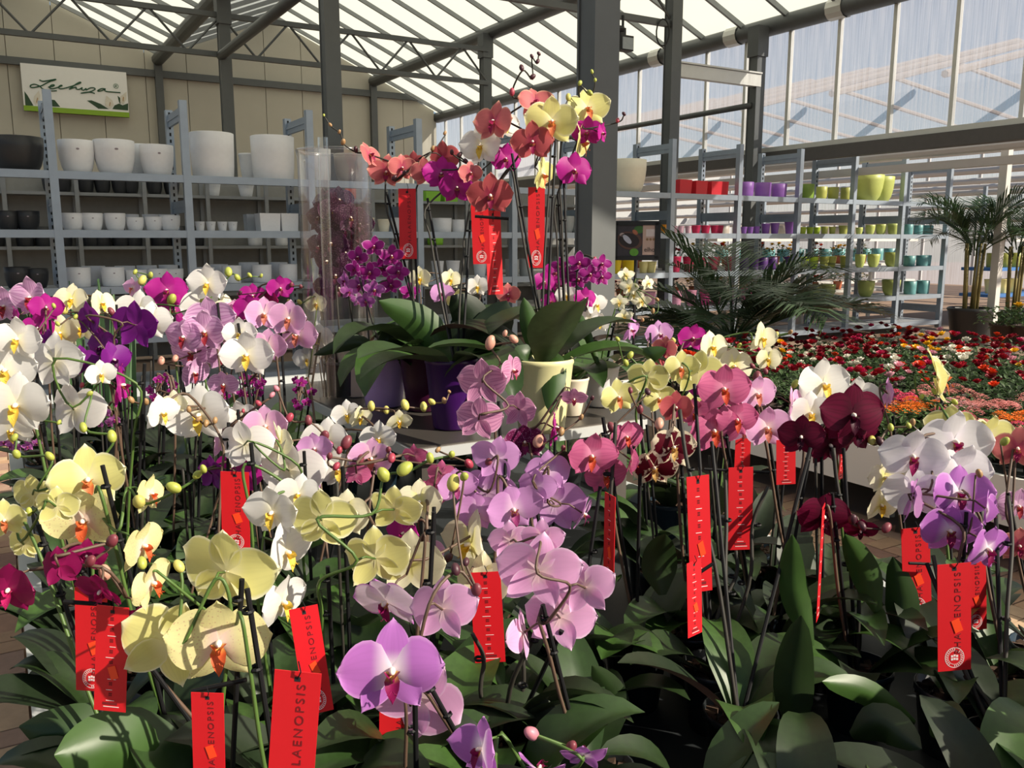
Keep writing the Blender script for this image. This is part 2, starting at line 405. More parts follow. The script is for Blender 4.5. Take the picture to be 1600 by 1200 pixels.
tag(ob('cross_rail', MB().box((12.5, 8, 2.72), (.1, 16, .12)).mesh('cross_rail', white_steel), None), 'long white horizontal rail fixed to the slender white post', 'rail').rotation_euler = (0, 0, ANG)

# wall sign with green script
tl_, tr_, bl_ = at(31, 113, 1), at(194, 125, 1), None
z1 = 5.66; t0 = t_at(31, G1, z1); t1 = t_at(196, G1, z1); W_ = t1-t0; H_ = W_*.47
sg = thing('wall_sign', 'white wall sign with green script lettering and lilies above the dark planters', 'sign', B(t0, G1-.02, z1-H_), ANG)
ob('board', MB().box((W_/2, -.06, H_/2), (W_, .08, H_)).mesh('board', mat('sign_white', '#e9e9e6', .5, var=.03)), sg)
ob('green_band', MB().box((W_/2, -.065, H_*.055), (W_+.01, .085, H_*.11)).mesh('green_band', mat('sign_lime', '#86ac26', .5, var=.03)), sg)
def sgp(x, y):
    u = (x-95-.06*(y-110))/1370; v = (y-110-.073*(x-95))/655
    return (u*W_, -.108, (1-v)*H_)
strokes = [[(330,340),(370,358),(420,352),(480,340),(540,328),(520,342),(470,357),(410,390),(360,420),(300,440),(240,450),(215,435),(225,415),(270,402),(330,425),(370,465),(420,480),(480,492),(550,488)],
 [(440,440),(490,430),(520,412),(500,405),(470,420),(460,450),(490,462),(540,450),(590,430),(620,415),(600,412),(575,435),(590,460),(640,455),(720,430),(800,400),(860,372),(850,362),(800,390),(740,440),(710,465),(760,445),(800,435),(800,460),(840,465),(880,440),(870,465),(900,475),(930,450),(930,475),(980,445),(1030,440),(1050,460),(1000,490),(930,510),(860,520),(930,505),(990,505),(1045,520)],
 [(1190,455),(1140,450),(1090,475),(1090,490),(1140,480),(1180,460),(1180,480),(1210,492),(1280,498),(1390,505)]]
b = MB()
for s_ in strokes: b.tube(catmull([sgp(*q) for q in s_], 4), .014, 5)
ob('lettering', b.mesh('lettering', mat('sign_green', '#1f5238', .6, var=0)), sg)
ob('registered_mark', TXT_R, sg, sgp(1330, 418), (math.pi/2, 0, 0))
def flat(name, polys, m, y=-.104):
    b = MB()
    for pl in polys:
        vs = [(q[0], y, q[2]) for q in (sgp(*a) for a in pl)]; k = len(vs)
        b.add(vs+[(x, y-.003, z) for (x, _, z) in vs], [tuple(range(k)), tuple(range(2*k-1, k-1, -1))]+[(i, (i+1) % k, k+(i+1) % k, k+i) for i in range(k)])
    ob(name, b.mesh(name, m), sg)
flat('leaf_print', [[(140,500),(180,560),(250,700),(150,700)], [(480,615),(520,620),(590,715),(420,710)], [(940,625),(1000,620),(1120,670),(1230,745),(1090,740)], [(1280,745),(1310,690),(1370,665),(1420,690),(1495,660),(1495,765)], [(1350,550),(1385,580),(1390,680),(1370,640)]], mat('sign_leaf', '#2c4a30', .6, var=.2), -.101)
flat('lily_print', [[(320,490),(335,560),(320,650),(280,690),(250,650),(260,570)], [(1200,550),(1280,620),(1300,690),(1240,740),(1180,690),(1185,610)], [(1475,490),(1470,600),(1430,680),(1385,640),(1390,560)]], mat('sign_lily', '#d9d4c6', .6), -.106)
flat('spadix_print', [[(300,585),(310,600),(290,660),(282,655)], [(1245,640),(1256,650),(1245,705),(1236,700)], [(1425,560),(1440,575),(1430,640),(1418,620)]], mat('sign_spadix', '#b59468', .6), -.11)

# ================================================================ SHELVING
TK = [-3.2, -1.9, -.7, .58]+[1.80+1.312*k for k in range(11)]
SH = [2.25, 1.69, 1.13, .62, .14]
GF, GD = 9.5, .80
up_me = MB().box((0, 0, 1.5), (.075, .05, 3.0)).box((-.03, .03, 1.5), (.012, .06, 3.0)).mesh('upright', rack_m)
ub = MB()
for i in range(40): ub.box((-.0, -.027, .15+i*.072), (.018, .006, .035))
hole_me = ub.mesh('perforation', mat('hole_dark', '#1c1d20', .8))
brace_me = MB().box((0, GD/2, 0), (.03, GD, .13)).box((0, GD/2, -.0), (.05, GD, .02)).mesh('frame_brace', rack_m)
board_me = MB().box((.5, GD/2, -.012), (.945, GD, .024)).mesh('shelf', mat('shelf_board', '#a9adb2', .5, .3))
lip_me = MB().box((.5, -.005, -.03), (.944, .03, .075)).mesh('shelf_beam', rack_m)
def frame(o, x):
    for y in (0, GD):
        u = ob('upright', up_me, o, (x, y, 0))
        if y: ob('perforation', hole_me, u, (0, 0, 0))['kind'] = 'stuff'
    for z in (2.88, 1.95, .35): ob('frame_brace', brace_me, o, (x, 0, z))
rack_txt = {-1: 'black planters on its end bay', 0: 'rounded white pots', 1: 'tall white cylinders', 2: 'assorted pots behind the clear tube', 3: 'lime boxes behind the salmon orchids', 4: 'silvery pots behind the display table', 5: 'a big cream pot', 6: 'red cube pots', 7: 'purple pots', 8: 'olive pots', 9: 'two big lime planters', 10: 'teal pots'}
for i in range(2, len(TK)-1):
    k = i-3
    o = thing('shelving_bay', 'galvanised shelving bay holding '+rack_txt[k], 'shelf', B(TK[i], GF), ANG, 'galvanised shelving bays in one long row')
    frame(o, 0)
    for z in SH:
        s_ = ob('shelf', board_me, o, (0, 0, z), scale=(TK[i+1]-TK[i], 1, 1)); ob('shelf_beam', lip_me, s_)
    if k == 10: frame(o, 1.312)
# rear shelving before the gable wall
rm = mat('rear_rack', '#8d8f90', .5, .3)
up2 = MB().box((0, 0, 1.2), (.05, .05, 2.4)).mesh('upright', rm)
bd2 = MB().box((.4, .2, 0), (.8, .4, .04)).mesh('shelf', rm)
bk2 = MB().box((.4, .42, 1.2), (.8, .02, 2.4)).mesh('back_panel', mat('rear_back', '#8d8b86', .8))
for k in range(12):
    o = thing('rear_shelving_bay', 'low grey shelving bay standing in the second row near the gable wall', 'shelf', B(-.6+.8*k, 12.4), ANG, 'rear row of grey shelving bays')
    ob('upright', up2, o); ob('upright', up2, o, (0, .4, 0)); ob('back_panel', bk2, o)
    for z in (2.18, 1.5, .85, .25): ob('shelf', bd2, o, (0, 0, z))

# ---------------------------------------------------------------- pots
def pot_mesh(style, m, wall=.06, seg=28):
    b = MB()
    if style == 'square':
        vs = []; s0, s1 = .46, .5
        for (q, z) in ((s0, 0), (s1, 1), (s1-wall*.6, 1), (s1-wall*.6, .82)):
            vs += [(-q, -q, z), (q, -q, z), (q, q, z), (-q, q, z)]
        fs = [(3, 2, 1, 0)]+[(i*4+j, i*4+(j+1) % 4, i*4+4+(j+1) % 4, i*4+4+j) for i in range(3) for j in range(4)]+[(12, 13, 14, 15)]
        return b.add(vs, fs).mesh('pot', m)
    P = {'round': [(.0, 0), (.30, 0), (.36, .03), (.42, .18), (.47, .42), (.495, .7), (.5, 1)],
         'cyl': [(.0, 0), (.44, 0), (.46, .02), (.48, .3), (.49, .6), (.5, 1)],
         'taper': [(.0, 0), (.34, 0), (.36, .02), (.43, .5), (.485, .93), (.5, .95), (.5, 1)],
         'rim': [(.0, 0), (.34, 0), (.36, .02), (.46, .8), (.5, .81), (.5, 1)],
         'bowl': [(.0, 0), (.26, 0), (.30, .03), (.40, .22), (.46, .5), (.49, .8), (.5, 1)]}[style]
    P = P+[(.5-wall*.3, 1.01), (.5-wall*.6, 1), (.5-wall*.8, .84), (0, .83)]
    return b.lathe(P, seg).mesh('pot', m, True)
PC = {}
def pot_of(style, colname, hexc, rough=.45):
    k = (style, colname)
    if k not in PC: PC[k] = pot_mesh(style, mat('pot_'+colname, hexc, rough, 0, .06, 9))
    return PC[k]
emb_me = MB().lathe([(0, 0), (.5, 0), (.5, .02), (0, .02)], 14).mesh('emblem', mat('pot_emblem', '#8a7f86', .6))
SHN = ['top', 'second', 'third', 'fourth', 'bottom']
def shelf_pots(si, style, cname, hexc, items, noun, rear=False, emblem=False):
    z = SH[si]+.001
    for (px, wp, hp) in items:
        g = GF+(.58 if rear else .27); t = t_at(px, g, z); p = B(t, g, z)
        k = depth(p)/FPX; wd, hh = wp*k, hp*k
        nb = min(range(len(TK)-1), key=lambda i: abs(TK[i]+.66-t))
        lim = .035+wd/2; t = min(max(t, TK[nb]+.045+wd/2), TK[nb+1]-.045-wd/2) if wd < 1.1 else t
        p = B(t, g, z)
        o = tag(ob('plant_pot', pot_of(style, cname, hexc), None, p, (0, 0, ANG), (wd, wd, hh)),
                f'{noun} on the {SHN[si]} shelf'+(', back row' if rear else ''), 'pot', f'{noun}s on the {SHN[si]} shelf'+(' back row' if rear else ''))
        if emblem:
            zz = .72 if style == 'round' else .7
            ob('emblem', emb_me, o, (0, -.495 if style != 'square' else -.5, zz), (math.pi/2, 0, 0), (.09, .06, .2))
WH, BK = '#e4e4e6', '#26272a'
shelf_pots(0, 'round', 'black', BK, [(38, 74, 52)], 'large black rounded planter')
shelf_pots(0, 'round', 'white', WH, [(122, 52, 50), (181, 60, 52), (247, 50, 47)], 'large white rounded planter', emblem=True)
shelf_pots(0, 'round', 'white', WH, [(222, 44, 50)], 'plain white rounded planter', rear=True)
shelf_pots(0, 'cyl', 'white', WH, [(334, 66, 68), (428, 66, 66)], 'very large white cylinder planter')
shelf_pots(0, 'taper', 'white', WH, [(392, 34, 42)], 'slim white tapered planter', rear=True)
shelf_pots(1, 'round', 'black', BK, [(14, 32, 30), (45, 34, 30)], 'small black rounded pot', emblem=True)
shelf_pots(1, 'round', 'white', WH, [(108, 32, 27), (145, 32, 27), (181, 31, 27)], 'medium white rounded pot', emblem=True)
shelf_pots(1, 'round', 'white', WH, [(212, 26, 21), (241, 26, 22), (276, 30, 24)], 'small white rounded pot with oval mark', emblem=True)
shelf_pots(1, 'round', 'white', WH, [(131, 28, 26), (168, 28, 26), (206, 24, 26), (237, 25, 26), (262, 25, 26)], 'white rounded pot', rear=True)
shelf_pots(1, 'taper', 'white', WH, [(313, 15, 15), (330, 15, 15), (348, 15, 15), (364, 15, 15)], 'little white cup pot', emblem=True)
shelf_pots(1, 'square', 'white', WH, [(419, 32, 28), (450, 27, 28)], 'white square box planter')
shelf_pots(1, 'square', 'grey', '#b9bcc0', [(395, 22, 27)], 'grey square box planter', rear=True)
shelf_pots(2, 'round', 'black', BK, [(30, 38, 33), (60, 32, 30)], 'black rounded pot', emblem=True)
shelf_pots(2, 'cyl', 'white', WH, [(118, 36, 30), (178, 34, 29), (214, 31, 24)], 'white straight-sided pot', emblem=True)
shelf_pots(2, 'round', 'white', WH, [(248, 30, 25), (279, 27, 24)], 'white rounded pot', emblem=True)
shelf_pots(2, 'cyl', 'white', WH, [(322, 28, 25), (363, 29, 27), (410, 30, 27), (451, 28, 27)], 'white cylinder pot')
shelf_pots(2, 'cyl', 'white', WH, [(148, 34, 29), (197, 30, 28), (231, 30, 28), (265, 28, 28), (343, 28, 27), (390, 30, 29), (436, 28, 28)], 'white cylinder pot', rear=True)
# middle bays
shelf_pots(0, 'round', 'greybeige', '#a89f95', [(553, 60, 44)], 'large taupe rounded planter')
shelf_pots(0, 'cyl', 'white', WH, [(500, 36, 50)], 'white planter behind the clear tube')
shelf_pots(0, 'round', 'cream', '#e9e1cb', [(978, 62, 50)], 'big cream rounded planter')
shelf_pots(1, 'taper', 'cream', '#d9d3c6', [(545, 22, 22), (575, 22, 22), (600, 20, 20)], 'pale cream tapered pot')
shelf_pots(1, 'cyl', 'white', WH, [(690, 32, 22), (716, 20, 20), (640, 26, 22)], 'plain white pot')
shelf_pots(1, 'round', 'silver', '#a6a8a6', [(818, 24, 24), (846, 24, 24), (884, 26, 26), (908, 22, 24)], 'silvery hammered pot')
shelf_pots(2, 'taper', 'white', WH, [(633, 20, 28), (684, 20, 26), (708, 22, 26), (750, 22, 26), (560, 22, 26)], 'tall white tapered pot')
shelf_pots(2, 'cyl', 'silver', '#a6a8a6', [(796, 22, 26), (822, 22, 26), (878, 24, 28), (905, 22, 26)], 'silvery cylinder pot')
shelf_pots(1, 'taper', 'orange', '#ef9a22', [(958, 13, 15), (1030, 11, 14)], 'small orange pot')
shelf_pots(2, 'taper', 'yellow', '#f2cf2a', [(962, 18, 22), (982, 24, 20)], 'bright yellow pot')
shelf_pots(2, 'taper', 'paleyellow', '#ecdc96', [(1005, 15, 17), (1021, 17, 17)], 'pale yellow pot')
# coloured rack
shelf_pots(0, 'square', 'red', '#cf2231', [(1063, 25, 23), (1088, 24, 22), (1112, 22, 22), (1134, 20, 22)], 'red cube pot')
shelf_pots(0, 'cyl', 'purple', '#8d5bab', [(1165, 24, 23), (1191, 26, 23), (1221, 24, 22)], 'purple cylinder pot')
shelf_pots(0, 'cyl', 'olive', '#6f8a2e', [(1259, 24, 23)], 'dark olive cylinder pot')
shelf_pots(0, 'cyl', 'khaki', '#a3a552', [(1283, 17, 20), (1301, 17, 20), (1319, 17, 20)], 'khaki cylinder pot')
shelf_pots(0, 'bowl', 'lime', '#aeb765', [(1354, 48, 40), (1386, 38, 38)], 'big lime rounded planter')
shelf_pots(1, 'taper', 'palepink', '#e3b6c2', [(1053, 11, 12), (1064, 10, 12), (1075, 10, 12)], 'small pale pink pot')
shelf_pots(1, 'taper', 'crimson', '#b81c4b', [(1087, 15, 13), (1102, 15, 13), (1117, 15, 13), (1131, 14, 13)], 'small crimson pot')
shelf_pots(1, 'taper', 'purple', '#8d5bab', [(1162, 10, 11), (1172, 10, 11), (1182, 10, 12)], 'little purple pot')
shelf_pots(1, 'taper', 'purple', '#8d5bab', [(1196, 14, 16), (1210, 14, 17), (1228, 20, 20)], 'purple tapered pot')
shelf_pots(1, 'taper', 'brightlime', '#a5bd33', [(1254, 11, 11), (1265, 11, 11), (1276, 11, 11)], 'little bright lime pot')
shelf_pots(1, 'taper', 'khaki', '#a3a552', [(1288, 11, 12), (1300, 11, 12), (1316, 15, 14)], 'khaki tapered pot')
shelf_pots(1, 'bowl', 'lime', '#aeb765', [(1342, 11, 11), (1359, 15, 15), (1376, 17, 16), (1394, 18, 17)], 'lime rounded pot')
shelf_pots(1, 'cyl', 'teal', '#5f9496', [(1418, 15, 16), (1434, 14, 15), (1449, 14, 15), (1464, 13, 14)], 'teal cylinder pot')
shelf_pots(2, 'taper', 'crimson', '#b81c4b', [(1054, 20, 24), (1075, 18, 23)], 'crimson tapered pot')
shelf_pots(2, 'taper', 'darkred', '#98153f', [(1095, 18, 22), (1114, 18, 22), (1133, 18, 22)], 'dark red tapered pot')
shelf_pots(2, 'cyl', 'darkpurple', '#4b2668', [(1162, 15, 19), (1177, 15, 19), (1192, 15, 19), (1207, 15, 19), (1223, 16, 19)], 'deep purple pot')
shelf_pots(2, 'taper', 'brightlime', '#a5bd33', [(1256, 15, 18), (1271, 14, 18)], 'bright lime tapered pot')
shelf_pots(2, 'taper', 'khaki', '#a3a552', [(1287, 15, 18), (1303, 15, 18), (1319, 15, 18)], 'khaki tapered pot')
shelf_pots(2, 'bowl', 'lime', '#aeb765', [(1343, 16, 20), (1364, 19, 20), (1388, 24, 22)], 'lime rounded pot')
shelf_pots(2, 'cyl', 'teal', '#5f9496', [(1420, 18, 16), (1440, 18, 16), (1460, 16, 16)], 'teal cylinder pot')
shelf_pots(3, 'taper', 'dustypink', '#cf8fa6', [(1022, 18, 24), (1056, 19, 24), (1078, 20, 24)], 'dusty pink tapered pot')
shelf_pots(3, 'taper', 'hotpink', '#c93484', [(1101, 18, 24), (1122, 18, 23), (1165, 18, 22), (1185, 18, 22)], 'hot pink tapered pot')
shelf_pots(3, 'bowl', 'lime', '#aeb765', [(1270, 24, 22), (1300, 24, 22), (1352, 26, 24), (1384, 28, 24)], 'lime rounded pot')
shelf_pots(3, 'cyl', 'teal', '#5f9496', [(1421, 19, 20), (1441, 19, 20), (1461, 18, 18)], 'teal cylinder pot')
# rear shelf pots
def rear_pots(z, cname, hexc, style, items, noun):
    for (px, wp, hp) in items:
        t = t_at(px, 12.6, z+.02); p = B(t, 12.6, z+.021); k = depth(p)/FPX
        kk = math.floor((t+.6)/.8); lo, hi = -.6+.8*kk, .2+.8*kk; wd = min(wp*k, .7)
        t = min(max(t, lo+.03+wd/2), hi-.03-wd/2); p = B(t, 12.6, z+.021)
        tag(ob('plant_pot', pot_of(style, cname, hexc), None, p, (0, 0, ANG), (wd, wd, hp*k)), noun, 'pot', noun+'s')
rear_pots(2.18, 'black', BK, 'round', [(80+27*i, 24, 26) for i in range(8)], 'black pot on the rear shelving, upper board')
rear_pots(1.5, 'black', BK, 'cyl', [(10+30*i, 26, 30) for i in range(11)], 'black cylinder pot on the rear shelving, middle board')
rear_pots(2.18, 'white', WH, 'taper', [(330, 22, 18), (385, 24, 18)], 'white tapered pot on the rear shelving')
rear_pots(.85, 'darkbrown', '#3a2f2a', 'cyl', [(150+30*i, 26, 24) for i in range(6)], 'dark brown pot on the rear shelving, low board')
rear_pots(2.18, 'brightlime2', '#8cc63a', 'square', [(672, 26, 16), (700, 24, 16)], 'bright green box pot on the rear shelving')
rear_pots(1.5, 'white', WH, 'cyl', [(480, 20, 16), (412, 22, 18), (440, 20, 16)], 'white cylinder pot on the rear shelving')
rear_pots(1.5, 'brightlime2', '#8cc63a', 'cyl', [(545, 20, 12), (680, 26, 14)], 'bright green round pot on the rear shelving')
rear_pots(2.18, 'orangered', '#c75a40', 'cyl', [(545, 24, 18)], 'orange red pot on the rear shelving')
# ================================================================ ORCHID BENCH
BZ = .72; BT0, BT1, BG0, BG1 = .0, 1.86, -1.6, 5.3
bench = thing('sales_bench', 'long flat sales bench with a pale metal rim under the orchids', 'bench', B(0, 0), ANG)
bm_ = mat('bench_metal', '#c3c6c6', .45, .35, .1, 7)
tray_m = mat('bench_tray', '#23272a', .6, 0, .2, 12)
cx_, cy_, sx_, sy_ = (BT0+BT1)/2, (BG0+BG1)/2, BT1-BT0, BG1-BG0
ob('bench_top', MB().box((cx_, cy_, BZ-.03), (sx_-.04, sy_-.04, .04)).mesh('bench_top', tray_m), bench)
for (x, y, a, b_) in ((BT0+.015, cy_, .045, sy_), (BT1-.015, cy_, .045, sy_), (cx_, BG0, sx_, .04), (cx_, BG1, sx_, .04)):
    ob('rim', MB().box((x, y, BZ-.01), (a, b_, .09)).mesh('rim', bm_), bench)
for x in (BT0+.2, BT1-.2):
    for y in (BG0+.3, cy_-1.2, cy_+1.2, BG1-.3): ob('leg', MB().box((x, y, (BZ-.05)/2), (.05, .05, BZ-.05)).mesh('leg', bm_), bench)
# raised display table
TZ = 1.12
tb_ = thing('display_table', 'small raised grey metal table carrying the tall showpiece orchids', 'table', B(.81, 1.79, BZ-.01), ANG)
tm_ = mat('table_metal', '#5f5a55', .35, .5, .25, 5)
ob('table_top', MB().box((.345, .375, TZ-BZ-.005), (.69, .75, .03)).mesh('table_top', tm_), tb_)
for (a, b_, c_, d_) in ((.345, .0, .7, .012), (.345, .75, .7, .012), (.0, .375, .012, .76), (.69, .375, .012, .76)):
    ob('edge_strip', MB().box((a, b_, TZ-BZ-.008), (c_, d_, .026)).mesh('edge_strip', bm_), tb_)
for a in (.05, .64):
    for b_ in (.05, .70): ob('leg', MB().box((a, b_, .19), (.035, .035, .4)).mesh('leg', tm_), tb_)

# ---------------------------------------------------------------- flower parts
def petal_grid(L, W, cup, bend, wav=0, nu=9, nv=6, base=.10, pw=.72, ex=.55, seed=0):
    rr = random.Random(seed); ph = rr.random()*6
    vs, fs, uv = [], [], []
    for i in range(nu+1):
        u = 1-(1-i/nu)**2
        hw = W/2*max(math.sin(math.pi*min(1, max(.0, u))**pw), 0)**ex if 0 < u < 1 else 0
        hw = max(hw, W*.5*base*(1-u)) if u < 1 else W*.03
        for j in range(nv+1):
            s = j/nv*2-1
            x = u*L*(1-.06*s*s*u); y = s*hw
            z = bend*u*u*L - cup*s*s*hw + wav*math.sin(s*3+ph+u*3)*u
            vs.append((x, y, z)); uv.append((u+.001, j/nv))
    for i in range(nu):
        for j in range(nv):
            a = i*(nv+1)+j; fs.append((a, a+nv+1, a+nv+2, a+1))
    return vs, fs, uv
def rotz(a, z=0, tilt=0): return Matrix.Translation((0, 0, z)) @ Matrix.Rotation(R(a), 4, 'Z') @ Matrix.Rotation(R(-tilt), 4, 'Y')
KIND = {   # petals..., lip colour
 'yellow': (dict(base='#e6e192', centre='#f1ecba', edge='#f4f1cf'), '#d9794e'),
 'yellowspk': (dict(base='#e9e2a6', centre='#f0d8cc', speck='#d4b48e'), '#d65f35'),
 'cream': (dict(base='#efeacb', centre='#ece79e'), '#e5bb3c'),
 'white': (dict(base='#edebe8', centre='#f3efd9'), '#eccb55'),
 'whitemag': (dict(base='#efecf0', centre='#f6f0f6'), '#8b1450'),
 'stripe': (dict(base='#dfb0d8', vein='#a9559f', centre='#e7c3de', edge='#ecd0e6'), '#962a38'),
 'rosestripe': (dict(base='#d796bb', vein='#a2508a', centre='#dca4c2', edge='#e6bcd4'), '#a63a58'),
 'purple': (dict(base='#bd74c8', centre='#f1e4f0', edge='#cd93d4'), '#87134f'),
 'pink': (dict(base='#e9aedb', centre='#f5d9de', edge='#efcbe8'), '#cf7a68'),
 'picotee': (dict(base='#e6cfe6', centre='#f0e4ec', edge='#bd6cc2'), '#8d1a58'),
 'lavender': (dict(base='#d298d2', centre='#e6c6e2'), '#943a70'),
 'magenta': (dict(base='#b52490', centre='#c24a9c'), '#7c0e4f'),
 'violet': (dict(base='#7a2085', centre='#8b2f92'), '#561050'),
 'maroon': (dict(base='#630d30', centre='#4a0823', vein='#3f061c', veinamt=.35), '#3c0620'),
 'wine': (dict(base='#8a1150', centre='#a41c60'), '#c02468'),
 'harlequin': (dict(base='#e9dcc0', blotch='#5c0a1f'), '#d9b06a'),
 'plumspot': (dict(base='#6a1748', speck='#c99ac0', edge='#c070a8'), '#8a2060'),
 'salmon': (dict(base='#cf7274', centre='#bb4f6c', edge='#eab59c'), '#98204f'),
 'coral': (dict(base='#b8555a', centre='#a53a54', edge='#c97a72'), '#8a1c48'),
 'rose': (dict(base='#c9648f', centre='#d98bab', vein='#a8447a', veinamt=.3), '#c2482f'),
 'minimag': (dict(base='#a02486', edge='#dca2d6', centre='#7c1266'), '#8a1460'),
 'minilav': (dict(base='#bb62b4', edge='#e2b6dc', centre='#8f3a90'), '#8a1460'),
 'miniwhite': (dict(base='#efebd3', centre='#eee2a0'), '#e0c46a'),
 'darkspot': (dict(base='#3a1430', speck='#b889a0', edge='#5a3450'), '#5a2038'),
}
col_me_m = mat('flower_column', '#efe0d0', .5)
FM = {}
def flower_set(kind):
    if kind in FM: return FM[kind]
    d, lipc = KIND[kind]; pm = petal_mat('petal_'+kind, **d)
    lm = petal_mat('lip_'+kind, lipc, centre='#e7c06a' if kind not in ('maroon', 'wine', 'violet') else lipc, trl=.25)
    mini = kind.startswith('mini')
    out = []
    for v in range(3):
        rr = random.Random(hash(kind) % 1000+v*7 if False else len(kind)*13+v*7+sum(map(ord, kind)))
        j = lambda a: (rr.random()-.5)*2*a
        parts = []
        pw, pl = (.60, .51) if not mini else (.40, .5)
        for sgn in (1, -1):
            g = petal_grid(pl*(1+j(.05)), pw*(1+j(.06)), .10+j(.16), .08+j(.26), .018, pw=.92, ex=.5, seed=v*3+sgn)
            M_ = rotz(90-sgn*(82+j(6)), .012, 4+j(8))
            parts.append(('petal', g, M_))
        g = petal_grid(.46*(1+j(.05)), .34, .12+j(.15), .02+j(.3), .012, pw=.85, ex=.6, seed=v+9); parts.append(('sepal', g, rotz(90+j(4), 0, 2)))
        for sgn in (1, -1):
            g = petal_grid(.47*(1+j(.05)), .31*(1+j(.05)), .14+j(.15), -.05+j(.28), .012, pw=.82, ex=.64, seed=v+sgn+20); parts.append(('sepal', g, rotz(-90+sgn*(38+j(6)), -.008, 0)))
        lb = MB()
        g = petal_grid(.25, .15, -.5, -.55, 0, 5, 4, base=.5, pw=.8, ex=.7); lb.add(*g, M=Matrix.Translation((0, -.03, .04)) @ Matrix.Rotation(R(-90), 4, 'Z') @ Matrix.Rotation(R(-48), 4, 'Y'))
        for sgn in (1, -1):
            g = petal_grid(.13, .12, .5, .9, 0, 4, 4, base=.5); lb.add(*g, M=Matrix.Translation((sgn*.015, -.03, .04)) @ Matrix.Rotation(R(-90+sgn*62), 4, 'Z') @ Matrix.Rotation(R(-50), 4, 'Y'))
        for sgn in (1, -1):
            lb.tube([(sgn*.008, -.14, .19), (sgn*.03, -.175, .2), (sgn*.045, -.165, .215), (sgn*.035, -.15, .21)], [.007, .005, .004, .002], 4)
        lb.uv = [q if q != (0, 0) else (.5, .5) for q in lb.uv]
        cb = MB().blob((0, .0, .055), (.035, .038, .062), 8, 5); cb.uv = [(.1, .1)]*len(cb.v)
        cm = cb.mesh('flower', col_me_m, True)
        ms = []; J = MB()
        for (nm, g, M_) in parts:
            b = MB().add(*g, M=M_); ms.append((nm, b.mesh(nm, pm, True))); J.add(*g, M=M_)
        ms.append(('lip', lb.mesh('lip', lm, True)))
        J.mi = 1; J.add(lb.v, lb.f, lb.uv)
        joined = J.mesh('flower', [pm, lm], True)
        out.append((cm, ms, joined))
    FM[kind] = out; return out
def face_matrix(loc, yaw, pitch, roll, s):
    y, p = R(yaw), R(pitch)
    Fv = Vector((math.sin(y)*math.cos(p), -math.cos(y)*math.cos(p), math.sin(p)))
    X = Vector((0, 0, 1)).cross(Fv); X = X.normalized() if X.length > 1e-3 else Vector((1, 0, 0)); Y = Fv.cross(X)
    c, s_ = math.cos(R(roll)), math.sin(R(roll)); X, Y = X*c+Y*s_, Y*c-X*s_
    M_ = Matrix(((X.x, Y.x, Fv.x, loc.x), (X.y, Y.y, Fv.y, loc.y), (X.z, Y.z, Fv.z, loc.z), (0, 0, 0, 1)))
    return M_ @ Matrix.Diagonal((s, s, s, 1)), Fv
def add_flower(root, kind, loc, yaw, pitch, roll, size, split=True):
    cm, ms, joined = random.choice(flower_set(kind))
    M_, Fv = face_matrix(loc, yaw, pitch, roll, size)
    if split:
        f = ob('flower', cm, root, M=M_)
        for nm, me in ms: ob(nm, me, f)
    else: f = ob('flower', joined, root, M=M_)
    return f, Fv
bud_me = {}
def bud_mesh(c):
    if c not in bud_me:
        b = MB().blob((0, 0, 0), (.40, .36, .52), 10, 8)
        b.v = [(x*(1+.05*math.cos(3*math.atan2(y, x))), y, z if z < 0 else z*1.12) for x, y, z in b.v]
        hx = {'green': '#a9b04e', 'yellow': '#cdc46a', 'maroon': '#7d3a44', 'peach': '#cf9a86', 'red': '#a83c50', 'dark': '#4a2630', 'pink': '#c9808f', 'tan': '#a8845a'}[c]
        bud_me[c] = b.mesh('bud', mat('bud_'+c, hx, .45, 0, .25, 3, trl=.12), True)
    return bud_me[c]
stem_m = {'green': mat('stem_green', '#4a652b', .5, 0, .25, 30), 'brown': mat('stem_brown', '#5a4638', .55, 0, .3, 30), 'dark': mat('stem_dark', '#29261f', .65, 0, .3, 30)}
stake_m = mat('stake_plastic', '#121214', .6, 0, .1, spec=.25)
leafM = [leaf_mat('orchid_leaf_'+str(i), a, b) for i, (a, b) in enumerate((('#2f4a20', '#485a38'), ('#273b1a', '#3c4a30'), ('#3f5f28', '#566a40'), ('#24331e', '#3e302c')))]
def leaf_mesh(seed, m):
    rr = random.Random(seed); L, W = 1.0, .34+rr.random()*.08
    vs, fs, uv = [], [], []; nu, nv = 10, 6; droop = .25+rr.random()*.55; tw = (rr.random()-.5)*.5
    ang = R(58+rr.random()*12); x = z = 0; pts = []
    for i in range(nu+1):
        pts.append((x, z)); x += math.cos(ang)*L/nu; z += math.sin(ang)*L/nu; ang -= droop*2.6/nu*(.5+i/nu)
    for i in range(nu+1):
        u = i/nu; hw = W/2*(math.sin(math.pi*min(1, (u*.93+.07))**.85)**.6 if u < .999 else .02)*(.45+.55*min(1, u*3))
        for j in range(nv+1):
            s = j/nv*2-1; y = s*hw
            vs.append((pts[i][0]-.25*abs(s)*hw*0, y+tw*u*u*.2, pts[i][1]+abs(s)**1.3*hw*.38-tw*s*hw*u*.6)); uv.append((u+.001, j/nv))
    for i in range(nu):
        for j in range(nv):
            a = i*(nv+1)+j; fs.append((a, a+nv+1, a+nv+2, a+1))
    b = MB(); b.add(vs, fs, uv); return b.mesh('leaf', m, True)
leaf_meshes = [leaf_mesh(s, leafM[s % 4]) for s in range(12)]
def nursery_pot(hexc, name):
    b = MB().lathe([(0, 0), (.042, 0), (.045, .004), (.058, .108), (.062, .11), (.062, .122), (.059, .122), (.056, .104), (0, .104)], 22)
    return b.mesh('pot', mat('nursery_pot_'+name, hexc, .3, 0, .1), True)
